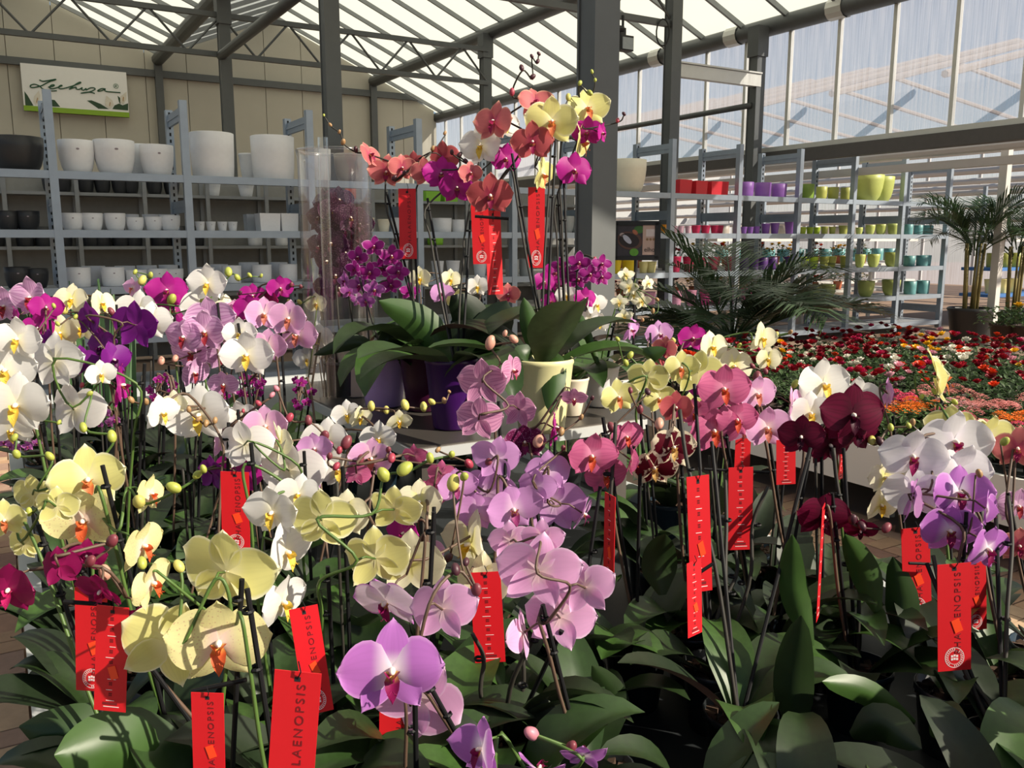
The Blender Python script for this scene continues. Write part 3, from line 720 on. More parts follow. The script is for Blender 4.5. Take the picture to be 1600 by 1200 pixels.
npots = [nursery_pot('#1d2022', 'black'), nursery_pot('#20303c', 'blueblack'), nursery_pot('#2c2f30', 'grey')]
def bark_mesh():
    b = MB()
    for i in range(26):
        a = random.random()*6.28; r = .05*math.sqrt(random.random())
        b.box((0, 0, 0), (.02, .012, .009), Matrix.Translation((r*math.cos(a), r*math.sin(a), .108)) @ Matrix.Rotation(random.random()*3, 4, 'Z') @ Matrix.Rotation(random.random()-.5, 4, 'X'))
    return b.mesh('bark', mat('bark', '#4c382a', .9))
bark_me = bark_mesh()
clip_me = MB().lathe([(.0065, -.0025), (.008, 0), (.0065, .0025), (.005, 0), (.0065, -.0025)], 10).mesh('clip', stake_m)

# ---------------------------------------------------------------- pot places on the bench
free = []
gi = 0; g = BG0+.1
while g < BG1-.09:
    t = BT0+.1+(.075 if gi % 2 else 0)
    while t < BT1-.09:
        if not (.70 < t < 1.61 and 1.69 < g < 2.65) and (g > .35 or t > .42): free.append(B(t, g, BZ-.01))
        t += .15
    g += .135; gi += 1
def take(p):
    q = min(free, key=lambda c: (c.x-p.x)**2+(c.y-p.y)**2); free.remove(q); return q
def leaves(root, n, z0, L, tilt=(-.1, .45)):
    a0 = random.random()*6.28
    for i in range(n):
        a = a0+i*math.pi+random.uniform(-.5, .5)+(i//2)*.6
        s = L*random.uniform(.75, 1.1)
        ob('leaf', random.choice(leaf_meshes), root, (0.012*math.cos(a), .012*math.sin(a), z0), (random.uniform(-.12, .12), random.uniform(*tilt), a), (s, s*random.uniform(.85, 1.1), s))
def spike(root, base, top_pot, spec, kind, d, bud, stem, split_px=30, rstem=.0032, pedl=.028, jit=.05):
    """one flower spike: stake, stem, flowers and buds; positions are pixel directions at the plant's distance"""
    st = spec.get('st'); fl = spec.get('f', []); bs = spec.get('b', [])
    o0 = root.location.copy(); p0 = top_pot
    path = [p0]; q = None
    if st:
        q = at(st[0], st[1], d+.0)
        ob('stake', MB().tube([p0-o0+Vector((.008, .0, -.05)), q-o0], .0034, 8).mesh('stake', stake_m), root)
        for k in (.45, .75, .93): 
            path.append(p0.lerp(q, k)+Vector((-.009, -.004, 0))*(1 if k < .9 else 1.2))
            if k > .5: ob('clip', clip_me, root, p0.lerp(q, k)-o0+Vector((-.003, 0, 0)))
    peds = []; prevF = None
    for i, f in enumerate(fl):
        x, y, wpx, yaw = f[:4]; pitch = f[4] if len(f) > 4 else 0; roll = f[5] if len(f) > 5 else random.uniform(-8, 8)
        kd = f[6] if len(f) > 6 else kind
        dd = d+random.uniform(-jit, jit); p = at(x, y, dd); size = wpx*dd/FPX*1.14
        ff, Fv = add_flower(root, kd, p-o0, yaw, pitch, roll, size, wpx > split_px)
        node = p-Fv*pedl*(size/.1)+Vector((0, 0, .012))
        if q is not None:
            hv = Vector((q.x-p.x, q.y-p.y, 0)); node += hv*min(.25, .03/(hv.length+.01))
        path.append(node); peds.append([node, (node+p-Fv*.01)/2+Vector((0, 0, .006)), p-Fv*.002*1])
    bn = []
    for bsp in bs:
        p = at(bsp[0], bsp[1], d+random.uniform(-.02, .02)); r = bsp[2]*d/FPX*.86
        c = bsp[3] if len(bsp) > 3 else bud
        bo = ob('bud', bud_mesh(c), root, p-o0, (random.uniform(-.8, .8), random.uniform(-.8, .8), random.random()*6), 2*r)
        bn.append(p)
        path.append(p+Vector((random.uniform(-.3, .3)*r, r*1.0, -r*.6)))
    if len(path) > 2:
        pts = catmull(path, 5); k = len(pts)
        b = MB().tube([v-o0 for v in pts], [rstem*(1-.45*i/k) for i in range(k)], 6)
        for pe in peds: b.tube([v-o0 for v in pe], .0017, 5)
        ob('flower_stem', b.mesh('flower_stem', stem_m[stem], True), root)
PLANTS = []
def O(label, kind, spikes, d, bud='green', stem='brown', n=5, L=.24, base=None, group=None):
    sp0 = spikes[0]
    ref = sp0.get('st') or sp0['f'][0][:2]
    q = at(ref[0], ref[1], d)
    if base: q = at(base[0], base[1], base[2])
    c = take(q)
    root = thing('potted_orchid', label, 'orchid', c, 0, group)
    ob('pot', random.choice(npots), root); ob('bark', bark_me, root, (0, 0, .0))
    leaves(root, n, .1, L)
    for s_ in spikes: spike(root, c, c+Vector((random.uniform(-.015, .015), random.uniform(-.015, .015), .1)), s_, kind, d, bud, stem)
    PLANTS.append(root); return root
S = lambda f=(), b=(), st=None: dict(f=list(f), b=list(b), st=st)
# --- nearest plants
O('orchid with one big purple white-eyed bloom above the tag lettered plant name', 'purple', [S([(613, 1045, 142, 6, 4, 0)], [], (648, 1072))], 1.04, n=4)
O('orchid with two large pink blooms turned away, next to the big purple bloom', 'pink', [S([(652, 1088, 138, 168, -8, 38), (692, 952, 98, 158, -12, -10)], [(712, 890, 11, 'dark'), (744, 922, 13, 'maroon'), (728, 878, 8, 'dark')], (665, 1060))], 1.10, n=4)
O('orchid with a white and mauve nodding bloom, magenta throat, above the purple bloom', 'picotee', [S([(603, 938, 104, -18, -24, 8)], [], (678, 800))], 1.2, n=4)
O('orchid with a dense cluster of light pink blooms beside the bare leafy gap', 'pink', [S([(818, 988, 78, -105, -12, 0), (875, 965, 98, 168, -12, 10), (915, 918, 84, 160, 0, -15), (842, 893, 118, 172, 6, 10), (848, 842, 62, 165, 15), (798, 845, 62, 175, 10)], [], (848, 945))], 1.2, n=5)
O('orchid with pinkish purple blooms hanging low over the front rim', 'purple', [S([(753, 1170, 96, -50, 14, 10), (842, 1204, 72, 150, 50), (912, 1180, 66, 172, 40)], [(831, 1146, 15, 'pink'), (892, 1168, 14, 'maroon')], None)], 1.05, stem='green', n=4)
O('orchid with two huge plain yellow blooms shown from behind', 'yellow', [S([(352, 893, 142, 172, 6, 8), (264, 1005, 138, 188, -6, 25)], [(280, 885, 12, 'yellow'), (222, 880, 12, 'green')], (378, 905))], 1.05, stem='green', n=5)
O('orchid with a speckled pale yellow bloom and orange lip facing out', 'yellowspk', [S([(342, 1003, 142, 14, 6, 0), (236, 910, 82, 78, -8, 15)], [], (386, 920))], 1.0, stem='green', n=5)
O('orchid with speckled cream yellow blooms and pink lips beside the bench rim', 'yellowspk', [S([(132, 812, 108, 8, 0), (222, 852, 82, 76, -4, 5), (234, 772, 60, 80, 8)], [(217, 784, 15, 'yellow'), (272, 762, 13, 'green'), (308, 742, 9, 'green'), (318, 733, 8, 'green')], (160, 727))], 1.25, stem='green')
O('orchid with a rounded clear yellow bloom and green bud spray by the rim', 'yellow', [S([(138, 748, 102, 18, 2), (52, 772, 62, 185, 0)], [(78, 713, 9, 'green'), (26, 710, 9, 'green'), (22, 684, 8, 'green')], (118, 700)), S([], [(175, 682, 11, 'green'), (130, 668, 9, 'green'), (140, 615, 6, 'green')], (150, 720))], 1.42, stem='green')
O('orchid with small sunny yellow blooms overhanging the bench rim', 'yellow', [S([(8, 812, 62, 15, 0), (38, 850, 52, 178, 0), (88, 790, 62, 190, 10)], [(45, 800, 8)], (60, 820))], 1.25, stem='green', n=4)
O('orchid with deep wine red blooms and brown buds at the bench corner', 'wine', [S([(14, 920, 88, 10, -5), (158, 922, 76, -12, -25), (226, 962, 66, 25, -35), (136, 868, 52, 10, 0), (93, 885, 62, 185, -10)], [(175, 845, 13, 'maroon'), (141, 877, 12, 'maroon'), (164, 895, 14, 'peach')], (108, 865))], 1.15, n=6)
O('orchid with tall white blooms in profile with golden lips', 'white', [S([(467, 772, 64, 0, 20), (426, 800, 84, -12, 0), (446, 862, 92, 62, 0, 0), (440, 940, 92, 66, -6, 0)], [], (392, 692))], 1.35, stem='green')
O('orchid with bright yellow blooms and a green arching spray of buds', 'yellow', [S([(587, 872, 100, 172, 4), (503, 812, 98, 176, 0), (616, 795, 80, 168, 22)], [(600, 742, 14, 'green'), (632, 733, 15, 'green'), (672, 716, 10, 'green'), (706, 710, 8, 'green')], (512, 885))], 1.28, stem='green')
O('orchid with cream white blooms behind the bright yellow ones', 'cream', [S([(655, 784, 68, 10, 12), (540, 802, 74, 0, 0), (642, 880, 102, 170, 0), (736, 850, 98, -55, 0), (752, 908, 86, 168, -10)], [(708, 755, 15, 'yellow'), (725, 745, 10, 'green'), (700, 872, 10, 'dark')], (678, 792))], 1.42)
O('orchid with broad white blooms seen from behind next to a cut stake', 'white', [S([(382, 695, 78, 176, 0), (452, 735, 98, 170, 0), (437, 690, 62, 115, 0, 0, 'cream')], [(360, 725, 8, 'green')], (475, 705))], 1.65, stem='green')
O('orchid with white blooms and a line of yellow buds before the display table', 'white', [S([(528, 732, 64, 10, 0), (510, 686, 66, 0, 0), (592, 684, 52, 0, 0), (543, 647, 44, 0, 0), (562, 652, 38, 30, -20, 0, 'cream'), (624, 657, 38, 10, -30, 0, 'cream')], [(580, 635, 9, 'yellow'), (604, 641, 8, 'yellow'), (633, 633, 10, 'yellow'), (662, 636, 9, 'yellow'), (675, 628, 7, 'yellow'), (694, 626, 6, 'tan'), (702, 612, 4, 'tan')], (560, 675))], 1.85)
O('orchid with pale pink blooms and a long arch of brown red buds', 'pink', [S([(415, 665, 66, 10, 0), (345, 690, 48, 75, 0)], [(404, 630, 6, 'red'), (425, 617, 6, 'pink'), (432, 607, 6, 'pink'), (452, 653, 9, 'red'), (482, 657, 9, 'maroon'), (507, 681, 11, 'maroon'), (517, 694, 6, 'red'), (530, 704, 7, 'red'), (541, 692, 13, 'maroon')], (372, 640))], 1.75)
O('orchid with pale magenta blooms among the red buds', 'pink', [S([(581, 716, 66, 0, 5), (558, 740, 40, 150, -30, 0, 'rose'), (648, 712, 36, 160, 20, 0, 'rose')], [(525, 729, 8, 'red'), (515, 713, 7, 'maroon'), (563, 718, 9, 'maroon'), (607, 703, 7, 'maroon'), (612, 716, 9, 'red'), (733, 725, 10, 'red'), (684, 703, 6, 'tan')], (590, 765))], 1.6)
O('orchid with big lavender blooms behind a bare black stake', 'lavender', [S([(802, 795, 82, 12, 0), (745, 800, 66, 0, 0), (712, 760, 60, 20, 0), (762, 770, 86, 170, 0), (776, 716, 70, 178, 8)], [(763, 722, 8, 'maroon')], (790, 717))], 1.5)
O('orchid with mauve blooms drooping towards the shadowy leaves', 'lavender', [S([(857, 737, 66, 188, -10), (866, 787, 90, 172, -8), (911, 802, 56, 80, -20), (838, 760, 56, 160, 0)], [(880, 700, 6, 'maroon')], (836, 780))], 1.55)
O('orchid with hot pink blooms half hidden under the yellow sprays', 'magenta', [S([(632, 832, 58, -30, 0), (664, 868, 60, 30, -10, 0, 'pink'), (690, 740, 40, 170, 10, 0, 'rose'), (672, 770, 52, 0, 0, 0, 'rose')], [(595, 815, 6, 'red')], (676, 800))], 1.52)
O('orchid with purple blooms peeping behind the white ones', 'lavender', [S([(372, 738, 74, 165, 0, 0, 'magenta'), (332, 740, 56, 150, 0, 0, 'violet'), (492, 700, 50, 0, 0), (470, 755, 60, 170, 0)], [], (352, 770))], 1.75)
# --- left and rear part of the bench
O('orchid with big pure white blooms hanging at the bench side', 'white', [S([(28, 530, 68, 5, 5), (8, 578, 84, 18, 0), (26, 632, 98, 8, -4), (20, 670, 66, 0, -20)], [(92, 660, 5, 'green')], (36, 532))], 1.55, stem='green')
O('orchid with white blooms turned away and pale yellow flower stalks', 'white', [S([(86, 566, 88, 168, 0), (116, 640, 88, 163, 0), (158, 584, 42, 30, 0)], [(128, 602, 5, 'red'), (142, 588, 5, 'red')], (226, 568))], 1.65, stem='green')
O('orchid with finely striped pale pink blooms at the rear bench corner', 'stripe', [S([(48, 465, 62, 0, 6), (8, 478, 58, 0, 0), (26, 495, 32, -50, 0, 0, 'magenta')], [], (45, 492))], 2.45)
O('orchid with dark magenta blooms beside the striped pink one', 'magenta', [S([(72, 480, 46, 30, 0), (60, 512, 44, 10, 0), (78, 548, 64, 158, 0, 0, 'violet'), (36, 568, 54, 150, 0, 0, 'violet')], [(84, 478, 5)], (78, 500))], 2.2)
O('orchid with cream blooms and one round yellow bud', 'cream', [S([(112, 468, 48, 15, 14), (158, 474, 44, 60, 10), (95, 520, 54, 5, 0), (130, 512, 48, -10, 0)], [(98, 484, 10, 'yellow'), (174, 487, 8, 'maroon')], (182, 476))], 2.35)
O('orchid with velvety deep violet blooms', 'violet', [S([(212, 508, 72, 168, 4), (140, 500, 54, 150, 0), (160, 542, 58, -25, 0), (128, 566, 50, 15, 0), (176, 562, 56, 60, 0)], [(118, 495, 5), (90, 506, 5)], (185, 500))], 2.05)
O('orchid with a single magenta bloom in profile', 'magenta', [S([(188, 602, 66, 102, 4, 8)], [(205, 625, 7, 'tan'), (228, 628, 7, 'tan')], (176, 568))], 1.8)
O('orchid with large white blooms and green bud tips near the shelving', 'white', [S([(322, 478, 66, 10, 0), (325, 443, 58, 0, 6), (355, 487, 50, 30, 0, 0, 'cream'), (216, 484, 60, 0, 0), (236, 502, 60, 20, 0)], [(318, 469, 9, 'green'), (357, 425, 9, 'green'), (371, 434, 7, 'green'), (390, 430, 5, 'green'), (408, 431, 4, 'green')], (305, 484))], 2.45, stem='green')
O('orchid with orchid-pink blooms, backlit, below the white pots', 'magenta', [S([(262, 454, 56, 0, 10), (272, 484, 54, 15, 0), (208, 450, 32, -30, 10, 0, 'pink')], [(268, 468, 11, 'green'), (222, 438, 9, 'yellow'), (235, 430, 6, 'green'), (211, 425, 5, 'green'), (229, 454, 7, 'pink')], (270, 470))], 2.6, stem='green')
O('orchid with a bouquet of lilac blooms veined purple', 'stripe', [S([(330, 500, 72, 0, 5), (320, 518, 66, 10, 0), (288, 526, 58, -10, 0), (300, 550, 60, 0, 0), (346, 549, 60, 0, -10), (302, 582, 50, 60, -10)], [(252, 564, 8, 'peach'), (274, 560, 8, 'peach'), (368, 523, 4, 'dark')], (340, 473))], 2.15)
O('orchid with shaded white blooms beside the lilac bouquet', 'white', [S([(386, 554, 74, 5, 0), (374, 520, 48, 10, 0), (350, 600, 44, 0, -10, 0, 'stripe')], [], (372, 505))], 2.05)
O('orchid with small hot magenta blooms and dark buds', 'magenta', [S([(395, 462, 40, 10, 5), (438, 450, 38, 20, 0), (390, 482, 44, 0, 0), (365, 488, 42, 30, 0, 0, 'pink'), (420, 472, 40, -20, 0, 0, 'wine')], [(455, 445, 5, 'maroon'), (470, 448, 4, 'maroon'), (375, 458, 5, 'dark')], (400, 500))], 2.5)
O('orchid with soft pink blooms and orange throats', 'pink', [S([(452, 497, 58, -5, 0), (412, 490, 54, 20, 0), (464, 522, 60, -10, -5), (418, 540, 56, 15, -10)], [(408, 562, 6, 'red'), (416, 557, 6, 'peach'), (475, 498, 6, 'dark')], (438, 508))], 2.2)
O('orchid with little white blooms and yellow buds next to the clear tube', 'white', [S([(498, 528, 44, 0, 0), (480, 560, 40, 10, 0), (494, 474, 32, 10, 0, 0, 'cream')], [(468, 472, 5, 'yellow'), (452, 472, 5, 'yellow')], (500, 520))], 2.55, stem='green')
O('orchid with glowing white blooms and brown bud sprays over the shade', 'white', [S([(272, 630, 38, 10, -10, 0, 'cream'), (252, 645, 56, 60, 0), (312, 648, 94, 0, 2)], [(295, 640, 6, 'tan'), (310, 655, 6, 'tan'), (322, 662, 7, 'tan'), (336, 657, 6, 'tan')], (357, 660))], 1.65)
O('orchid with a small white bloom and twiggy red buds', 'white', [S([(377, 652, 54, 0, 0), (396, 668, 50, 170, 0)], [(372, 646, 5, 'red'), (380, 642, 4, 'red'), (374, 664, 6, 'peach')], (392, 640))], 1.95)
def mini_cluster(cx, cy, rx, ry, nf, sz, yaw=0):
    return [(cx+rx*math.sqrt(random.random())*math.cos(a), cy+ry*math.sin(a)*random.uniform(.4, 1), sz*random.uniform(.85, 1.1), yaw+random.uniform(-35, 35), random.uniform(-10, 15)) for a in [i*2.4 for i in range(nf)]]
for (lb, k, x, y, rx, ry, nf, d) in (
    ('miniature orchid with tiny magenta blooms below the violet one', 'minimag', 255, 612, 26, 22, 9, 2.0),
    ('miniature orchid with tiny magenta blooms below the lilac bouquet', 'minimag', 345, 606, 18, 18, 7, 2.2),
    ('miniature orchid with tiny bright magenta blooms in the shade by the table', 'minimag', 392, 602, 22, 20, 8, 2.3),
    ('miniature orchid with tiny purple blooms tucked against the table corner', 'minimag', 470, 612, 20, 26, 8, 2.25),
    ('miniature orchid with pale lilac blooms overhanging the bench rim', 'minilav', 30, 692, 30, 14, 8, 1.75),
    ('miniature orchid with tiny pale lilac blooms behind the big yellow bloom', 'minilav', 165, 655, 16, 12, 5, 1.9)):
    O(lb, k, [S(mini_cluster(x, y, rx, ry, nf, 17), [], None)], d, L=.14, n=5)
# --- right part
O('orchid with rose blooms veined darker before the display table', 'rosestripe', [S([(748, 655, 68, 172, -4), (812, 640, 56, 150, 0), (754, 597, 72, 168, 4), (800, 578, 48, 60, 0)], [(766, 536, 13, 'peach'), (803, 530, 9, 'peach'), (789, 521, 6, 'peach')], (779, 627))], 1.75)
O('orchid with plum blooms speckled white beside brown buds', 'plumspot', [S([(820, 690, 60, 0, 0), (866, 668, 58, 82, 5, 0, 'magenta'), (897, 622, 38, 0, -35, 0, 'rosestripe')], [(841, 690, 12, 'peach'), (877, 675, 8, 'tan'), (908, 652, 6, 'tan'), (925, 622, 5, 'dark')], (845, 735))], 1.7)
O('orchid with dusty rose blooms and a tall bare stake', 'rose', [S([(945, 742, 62, 10, 0), (924, 712, 74, 8, 4), (978, 682, 54, 20, 0), (986, 718, 54, 80, -6)], [(956, 668, 10, 'maroon'), (1012, 612, 7, 'dark')], (942, 652))], 1.6)
O('orchid with greenish yellow blooms behind the rose ones', 'yellow', [S([(1012, 590, 60, 172, 8), (966, 620, 56, 10, 0), (1030, 622, 50, 0, 0), (1064, 574, 52, 0, 0), (1090, 582, 72, 178, 5), (1076, 640, 52, 20, -10)], [(985, 555, 7, 'green'), (978, 567, 7, 'green'), (965, 530, 5, 'green')], (1000, 620))], 2.05, stem='green')
O('orchid with wine blotched cream blooms', 'harlequin', [S([(1056, 636, 50, 0, 0, 0, 'coral'), (1052, 698, 66, 8, 0), (1022, 730, 64, 0, -8)], [(1030, 662, 11, 'peach'), (1000, 640, 8, 'maroon'), (985, 610, 6, 'maroon')], (1060, 655))], 1.6)
O('orchid with round dusky pink blooms, red throats, facing out', 'rose', [S([(1130, 607, 78, 4, 4), (1150, 655, 64, 10, 0), (1115, 672, 78, 2, -2), (1088, 645, 50, -30, 0)], [], (1132, 660))], 1.7)
O('orchid with lighter pink blooms beside the dusky pink ones', 'pink', [S([(1182, 615, 60, 15, 0), (1198, 668, 70, 0, 0), (1162, 668, 54, 0, -6), (1236, 630, 54, 60, 0)], [(1140, 600, 6, 'dark'), (1183, 590, 11, 'maroon'), (1152, 580, 9, 'maroon'), (1176, 572, 6, 'maroon'), (1196, 580, 6, 'maroon')], (1198, 660))], 1.8)
O('orchid with white blooms and olive buds behind the maroon ones', 'white', [S([(1340, 622, 66, 0, 4), (1266, 645, 66, 0, 0), (1286, 600, 80, 12, 6)], [(1290, 607, 9, 'green'), (1260, 601, 11, 'green'), (1242, 600, 8, 'green'), (1238, 620, 8, 'tan'), (1210, 605, 5, 'tan')], (1310, 660))], 1.85, stem='green')
O('orchid with nearly black maroon blooms in a tall group', 'maroon', [S([(1252, 682, 66, -20, 0), (1296, 695, 70, 10, -6), (1332, 648, 94, 0, 4), (1338, 676, 66, 15, -10)], [(1362, 688, 9, 'yellow'), (1375, 690, 9, 'dark'), (1392, 668, 7, 'green'), (1420, 665, 6, 'green')], (1268, 695))], 1.62)
O('orchid with a low maroon bloom and dark buds above the leaves', 'maroon', [S([(1286, 806, 78, 0, -4), (1345, 828, 48, -20, -30)], [(1332, 812, 10, 'dark'), (1347, 822, 9, 'dark'), (1385, 825, 10, 'maroon')], (1300, 770))], 1.5)
O('orchid with creamy blooms and yellow buds before the palm', 'cream', [S([(1146, 572, 60, 10, 4), (1200, 560, 40, 0, 0), (1112, 542, 52, 20, 10), (1190, 528, 48, 30, 0)], [(1180, 540, 7, 'yellow'), (1212, 523, 6, 'yellow'), (1235, 519, 5, 'tan'), (1155, 540, 5, 'green')], (1150, 590))], 2.4, stem='green')
O('orchid with one slim lilac bloom in profile', 'lavender', [S([(1388, 615, 50, 82, 0, 0)], [(1400, 600, 4, 'dark')], (1395, 650))], 1.85)
O('orchid with lemon yellow blooms hanging on thin stems before the roses', 'yellow', [S([(1486, 666, 68, 165, 0), (1546, 682, 74, 15, -6), (1464, 590, 88, 68, 12)], [(1440, 620, 6, 'green'), (1492, 628, 6, 'green'), (1460, 612, 6, 'green')], (1470, 605))], 1.78, stem='green')
O('orchid with large white blooms, magenta hearts, on an arching brown stem', 'whitemag', [S([(1425, 712, 90, -5, 0), (1490, 690, 100, 6, 6), (1497, 738, 96, 4, -4), (1382, 745, 56, 20, 0, 0, 'cream'), (1376, 788, 58, 10, -10, 0, 'cream'), (1430, 770, 84, 160, 0)], [(1450, 690, 8, 'dark'), (1426, 660, 7, 'tan')], (1528, 775))], 1.62)
O('orchid with vivid mauve blooms over the red lettered tag', 'purple', [S([(1425, 782, 70, 70, 0, 0, 'lavender'), (1542, 795, 60, 60, 0), (1498, 770, 88, -2, 14), (1484, 828, 84, -12, 0), (1542, 857, 80, 18, -6)], [(1530, 740, 8, 'tan')], (1510, 800))], 1.5)
O('orchid with salmon blooms at the very end of the bench', 'salmon', [S([(1590, 700, 66, -25, 0), (1592, 852, 58, -10, 0), (1590, 790, 60, 0, 0, 0, 'stripe')], [(1570, 690, 9, 'green')], (1575, 770))], 1.62)
O('orchid with far magenta and coral blooms left of the palm', 'magenta', [S([(1082, 528, 44, 10, 0), (1040, 575, 44, 20, 0, 0, 'coral'), (1098, 600, 48, 0, 0), (1040, 545, 40, -30, 0, 0, 'salmon')], [(1052, 532, 6, 'yellow'), (1108, 525, 6, 'tan')], (1060, 560))], 2.45)
O('orchid with lavender blooms at the rear edge of the bench', 'lavender', [S([(1030, 522, 44, 20, 0), (985, 515, 40, 60, 0)], [(1004, 500, 4, 'tan')], (1016, 520))], 2.75)
for (lb, k, fl_, d) in (('orchid with cream blooms far behind the showpiece leaves', 'cream', [(656, 434, 34, 0), (704, 436, 32, 10), (640, 455, 30, 20, 0, 0, 'minimag')], 3.3),
    ('orchid with white and lavender blooms far behind the red tags', 'white', [(746, 447, 34, 0), (690, 458, 36, 20, 0, 0, 'lavender'), (794, 460, 36, 0, 0, 0, 'salmon'), (716, 470, 34, 0, 0, 0, 'yellow')], 3.15),
    ('orchid with pale blooms far behind the white pots', 'white', [(886, 461, 34, 0), (931, 476, 36, 30), (921, 498, 32, 0), (914, 466, 34, 10, 0, 0, 'magenta'), (938, 505, 30, 0)], 3.0),
    ('orchid with magenta blooms far behind the white pots', 'magenta', [(868, 425, 34, 0), (850, 440, 34, 10), (880, 445, 34, -10), (862, 470, 30, 0)], 3.1)):
    O(lb, k, [S(fl_, [], (fl_[0][0]+6, fl_[0][1]+14))], d)
# flowerless neighbours fill the remaining pots that show between the stems
free.sort(key=lambda c: depth(c))
cnt = 0
for c in list(free):
    x, y, d = proj(c+Vector((0, 0, .15)))
    if 0 < x < 1620 and (d < 2.3 or (x < 760 and d < 3.6)) and random.random() < (.5 if d < 2.3 else .6) and TG(c)[0] < 1.62:
        free.remove(c)
        nbp = min(PLANTS, key=lambda r_: (r_.location.x-c.x)**2+(r_.location.y-c.y)**2)['label'].split(' with ', 1)[1].split(',')[0].split(' and ')[0]
        lb_ = ' '.join(('leafy orchid without open blooms beside the one with '+nbp).split()[:16])
        root = thing('potted_orchid', lb_, 'orchid', c, 0, 'leafy orchids between the flowering ones')
        ob('pot', random.choice(npots), root); ob('bark', bark_me, root); leaves(root, random.choice((3, 4, 5)), .1, random.uniform(.2, .28))
        for _ in range(random.choice((0, 1, 1, 2)) if d > 1.45 else 0):
            hx = random.uniform(-.05, .05); hh = random.uniform(.44, .54)
            hy = random.uniform(-.04, .04)
            ob('stake', MB().tube([(0, 0, .06), (hx, hy, hh)], .0034, 8).mesh('stake', stake_m), root)
            ob('flower_stem', MB().tube(catmull([(-.01, 0, .1), (hx*.5-.012, hy*.5, hh*.6), (hx-.01, hy, hh*.95)], 4), .003, 6).mesh('flower_stem', stem_m['dark'], True), root)
        cnt += 1

# orchids added on an unseen stretch of bench, shading the leaves in view
OUT = ['purple', 'white', 'yellow', 'pink', 'magenta', 'lavender']
for c in list(free):
    t_, g_ = TG(c)
    if g_ < .55 and random.random() < .72:
        free.remove(c); k = random.choice(OUT)
        root = thing('potted_orchid', f'{k} flowered orchid added out of view to shade the bench', 'orchid', c, 0, 'unseen orchids added to shade the bench')
        ob('pot', npots[0], root); leaves(root, 5, .1, .24)
        xx, yy, dd = proj(c+Vector((0, 0, .58)))
        if dd > .08 and -220 < xx < 1850 and yy < 1420: continue
        hx, hy = random.uniform(-.06, .06), random.uniform(-.06, .06); hh = random.uniform(.38, .5)
        ob('stake', MB().tube([(0, 0, .06), (hx*.6, hy*.6, hh*.9)], .0034, 6).mesh('stake', stake_m), root)
        nodes = [(0, 0, .1), (hx*.5, hy*.5, hh*.7), (hx, hy, hh)]
        for q in range(5):
            a = random.random()*6.28; nodes.append((hx+.05*q*math.cos(a)*.6, hy+.05*q*math.sin(a)*.6, hh+.02-.03*q))
            add_flower(root, k, Vector(nodes[-1]), math.degrees(a), 0, 0, .1, False)
        ob('flower_stem', MB().tube(nodes, .003, 6).mesh('flower_stem', stem_m['brown']), root)

# ---------------------------------------------------------------- showpieces on the raised table
def table_pot(px, py, wpx, hpx, style, cname, hexc, rough=.3):
    p = onz(px, py, TZ); p.z = TZ+.002
    k = depth(p)/FPX
    return p, wpx*k, hpx*k, pot_of(style, cname, hexc, rough)
def T(label, pot, spikes, kind, d, bud='dark', stem='dark', n=6, L=.3, rs=.0032, extra=None):
    p, wd, hh, me = pot
    root = thing('potted_orchid', label, 'orchid', p)
    ob('pot', me, root, scale=(wd, wd, hh)); 
    ob('bark', bark_me, root, (0, 0, hh*.84-.108*wd/.13), scale=wd/.13)
    leaves(root, n, hh*.84, L, (.22, .62))
    for s_ in spikes: spike(root, p, p+Vector((random.uniform(-.02, .02), random.uniform(-.02, .02), hh*.86)), s_, kind, d, bud, stem, rstem=rs)
    if extra: extra(root, wd, hh)
    return root
def emb(root, wd, hh):
    e = MB()
    for (r0, r1) in ((.011, .013),): 
        e.add([(r*math.cos(a*math.pi/12), 0, r*math.sin(a*math.pi/12)*.8) for r in (r0, r1) for a in range(24)], [(i, (i+1) % 24, 24+(i+1) % 24, 24+i) for i in range(24)])
    for i in range(3): e.box((0, 0, 0), (.002, .002, .014), Matrix.Rotation(i*math.pi/3, 4, 'Y'))
    ob('emblem', e.mesh('emblem', mat('pot_mark', '#5c4630', .6)), root, (0, -wd*.455, hh*.66), (R(-5), 0, 0))
T('low cream pot orchid with small magenta blooms next to the clear tube', table_pot(558, 618, 62, 82, 'taper', 'creamwhite', '#e5dbc6'), [S([(545, 455, 26, 20, 0), (538, 440, 24, -20, 0), (560, 468, 24, 10, 0)], [], None)], 'minilav', 2.6, n=4, L=.24, extra=emb)
tpA = T('lilac pot orchid crowded with small magenta blooms edged white', table_pot(600, 634, 78, 76, 'taper', 'lilac', '#c3a8e4'), [S([(560, 402, 36, -15, 5), (585, 385, 34, 0, 10), (612, 400, 38, 10, 5), (596, 418, 36, 0, 0), (622, 424, 34, 20, 0), (578, 425, 34, 0, 0), (555, 420, 30, -30, 0)], [], (584, 560)), S([(540, 438, 30, -50, 0, 0, 'minilav'), (562, 445, 36, -10, 0, 0, 'minilav'), (585, 452, 32, 10, -10, 0, 'minilav'), (610, 445, 32, 20, 0), (572, 470, 28, 0, -10, 0, 'minilav')], [], (600, 540))], 'minimag', 2.4, n=4, L=.2)
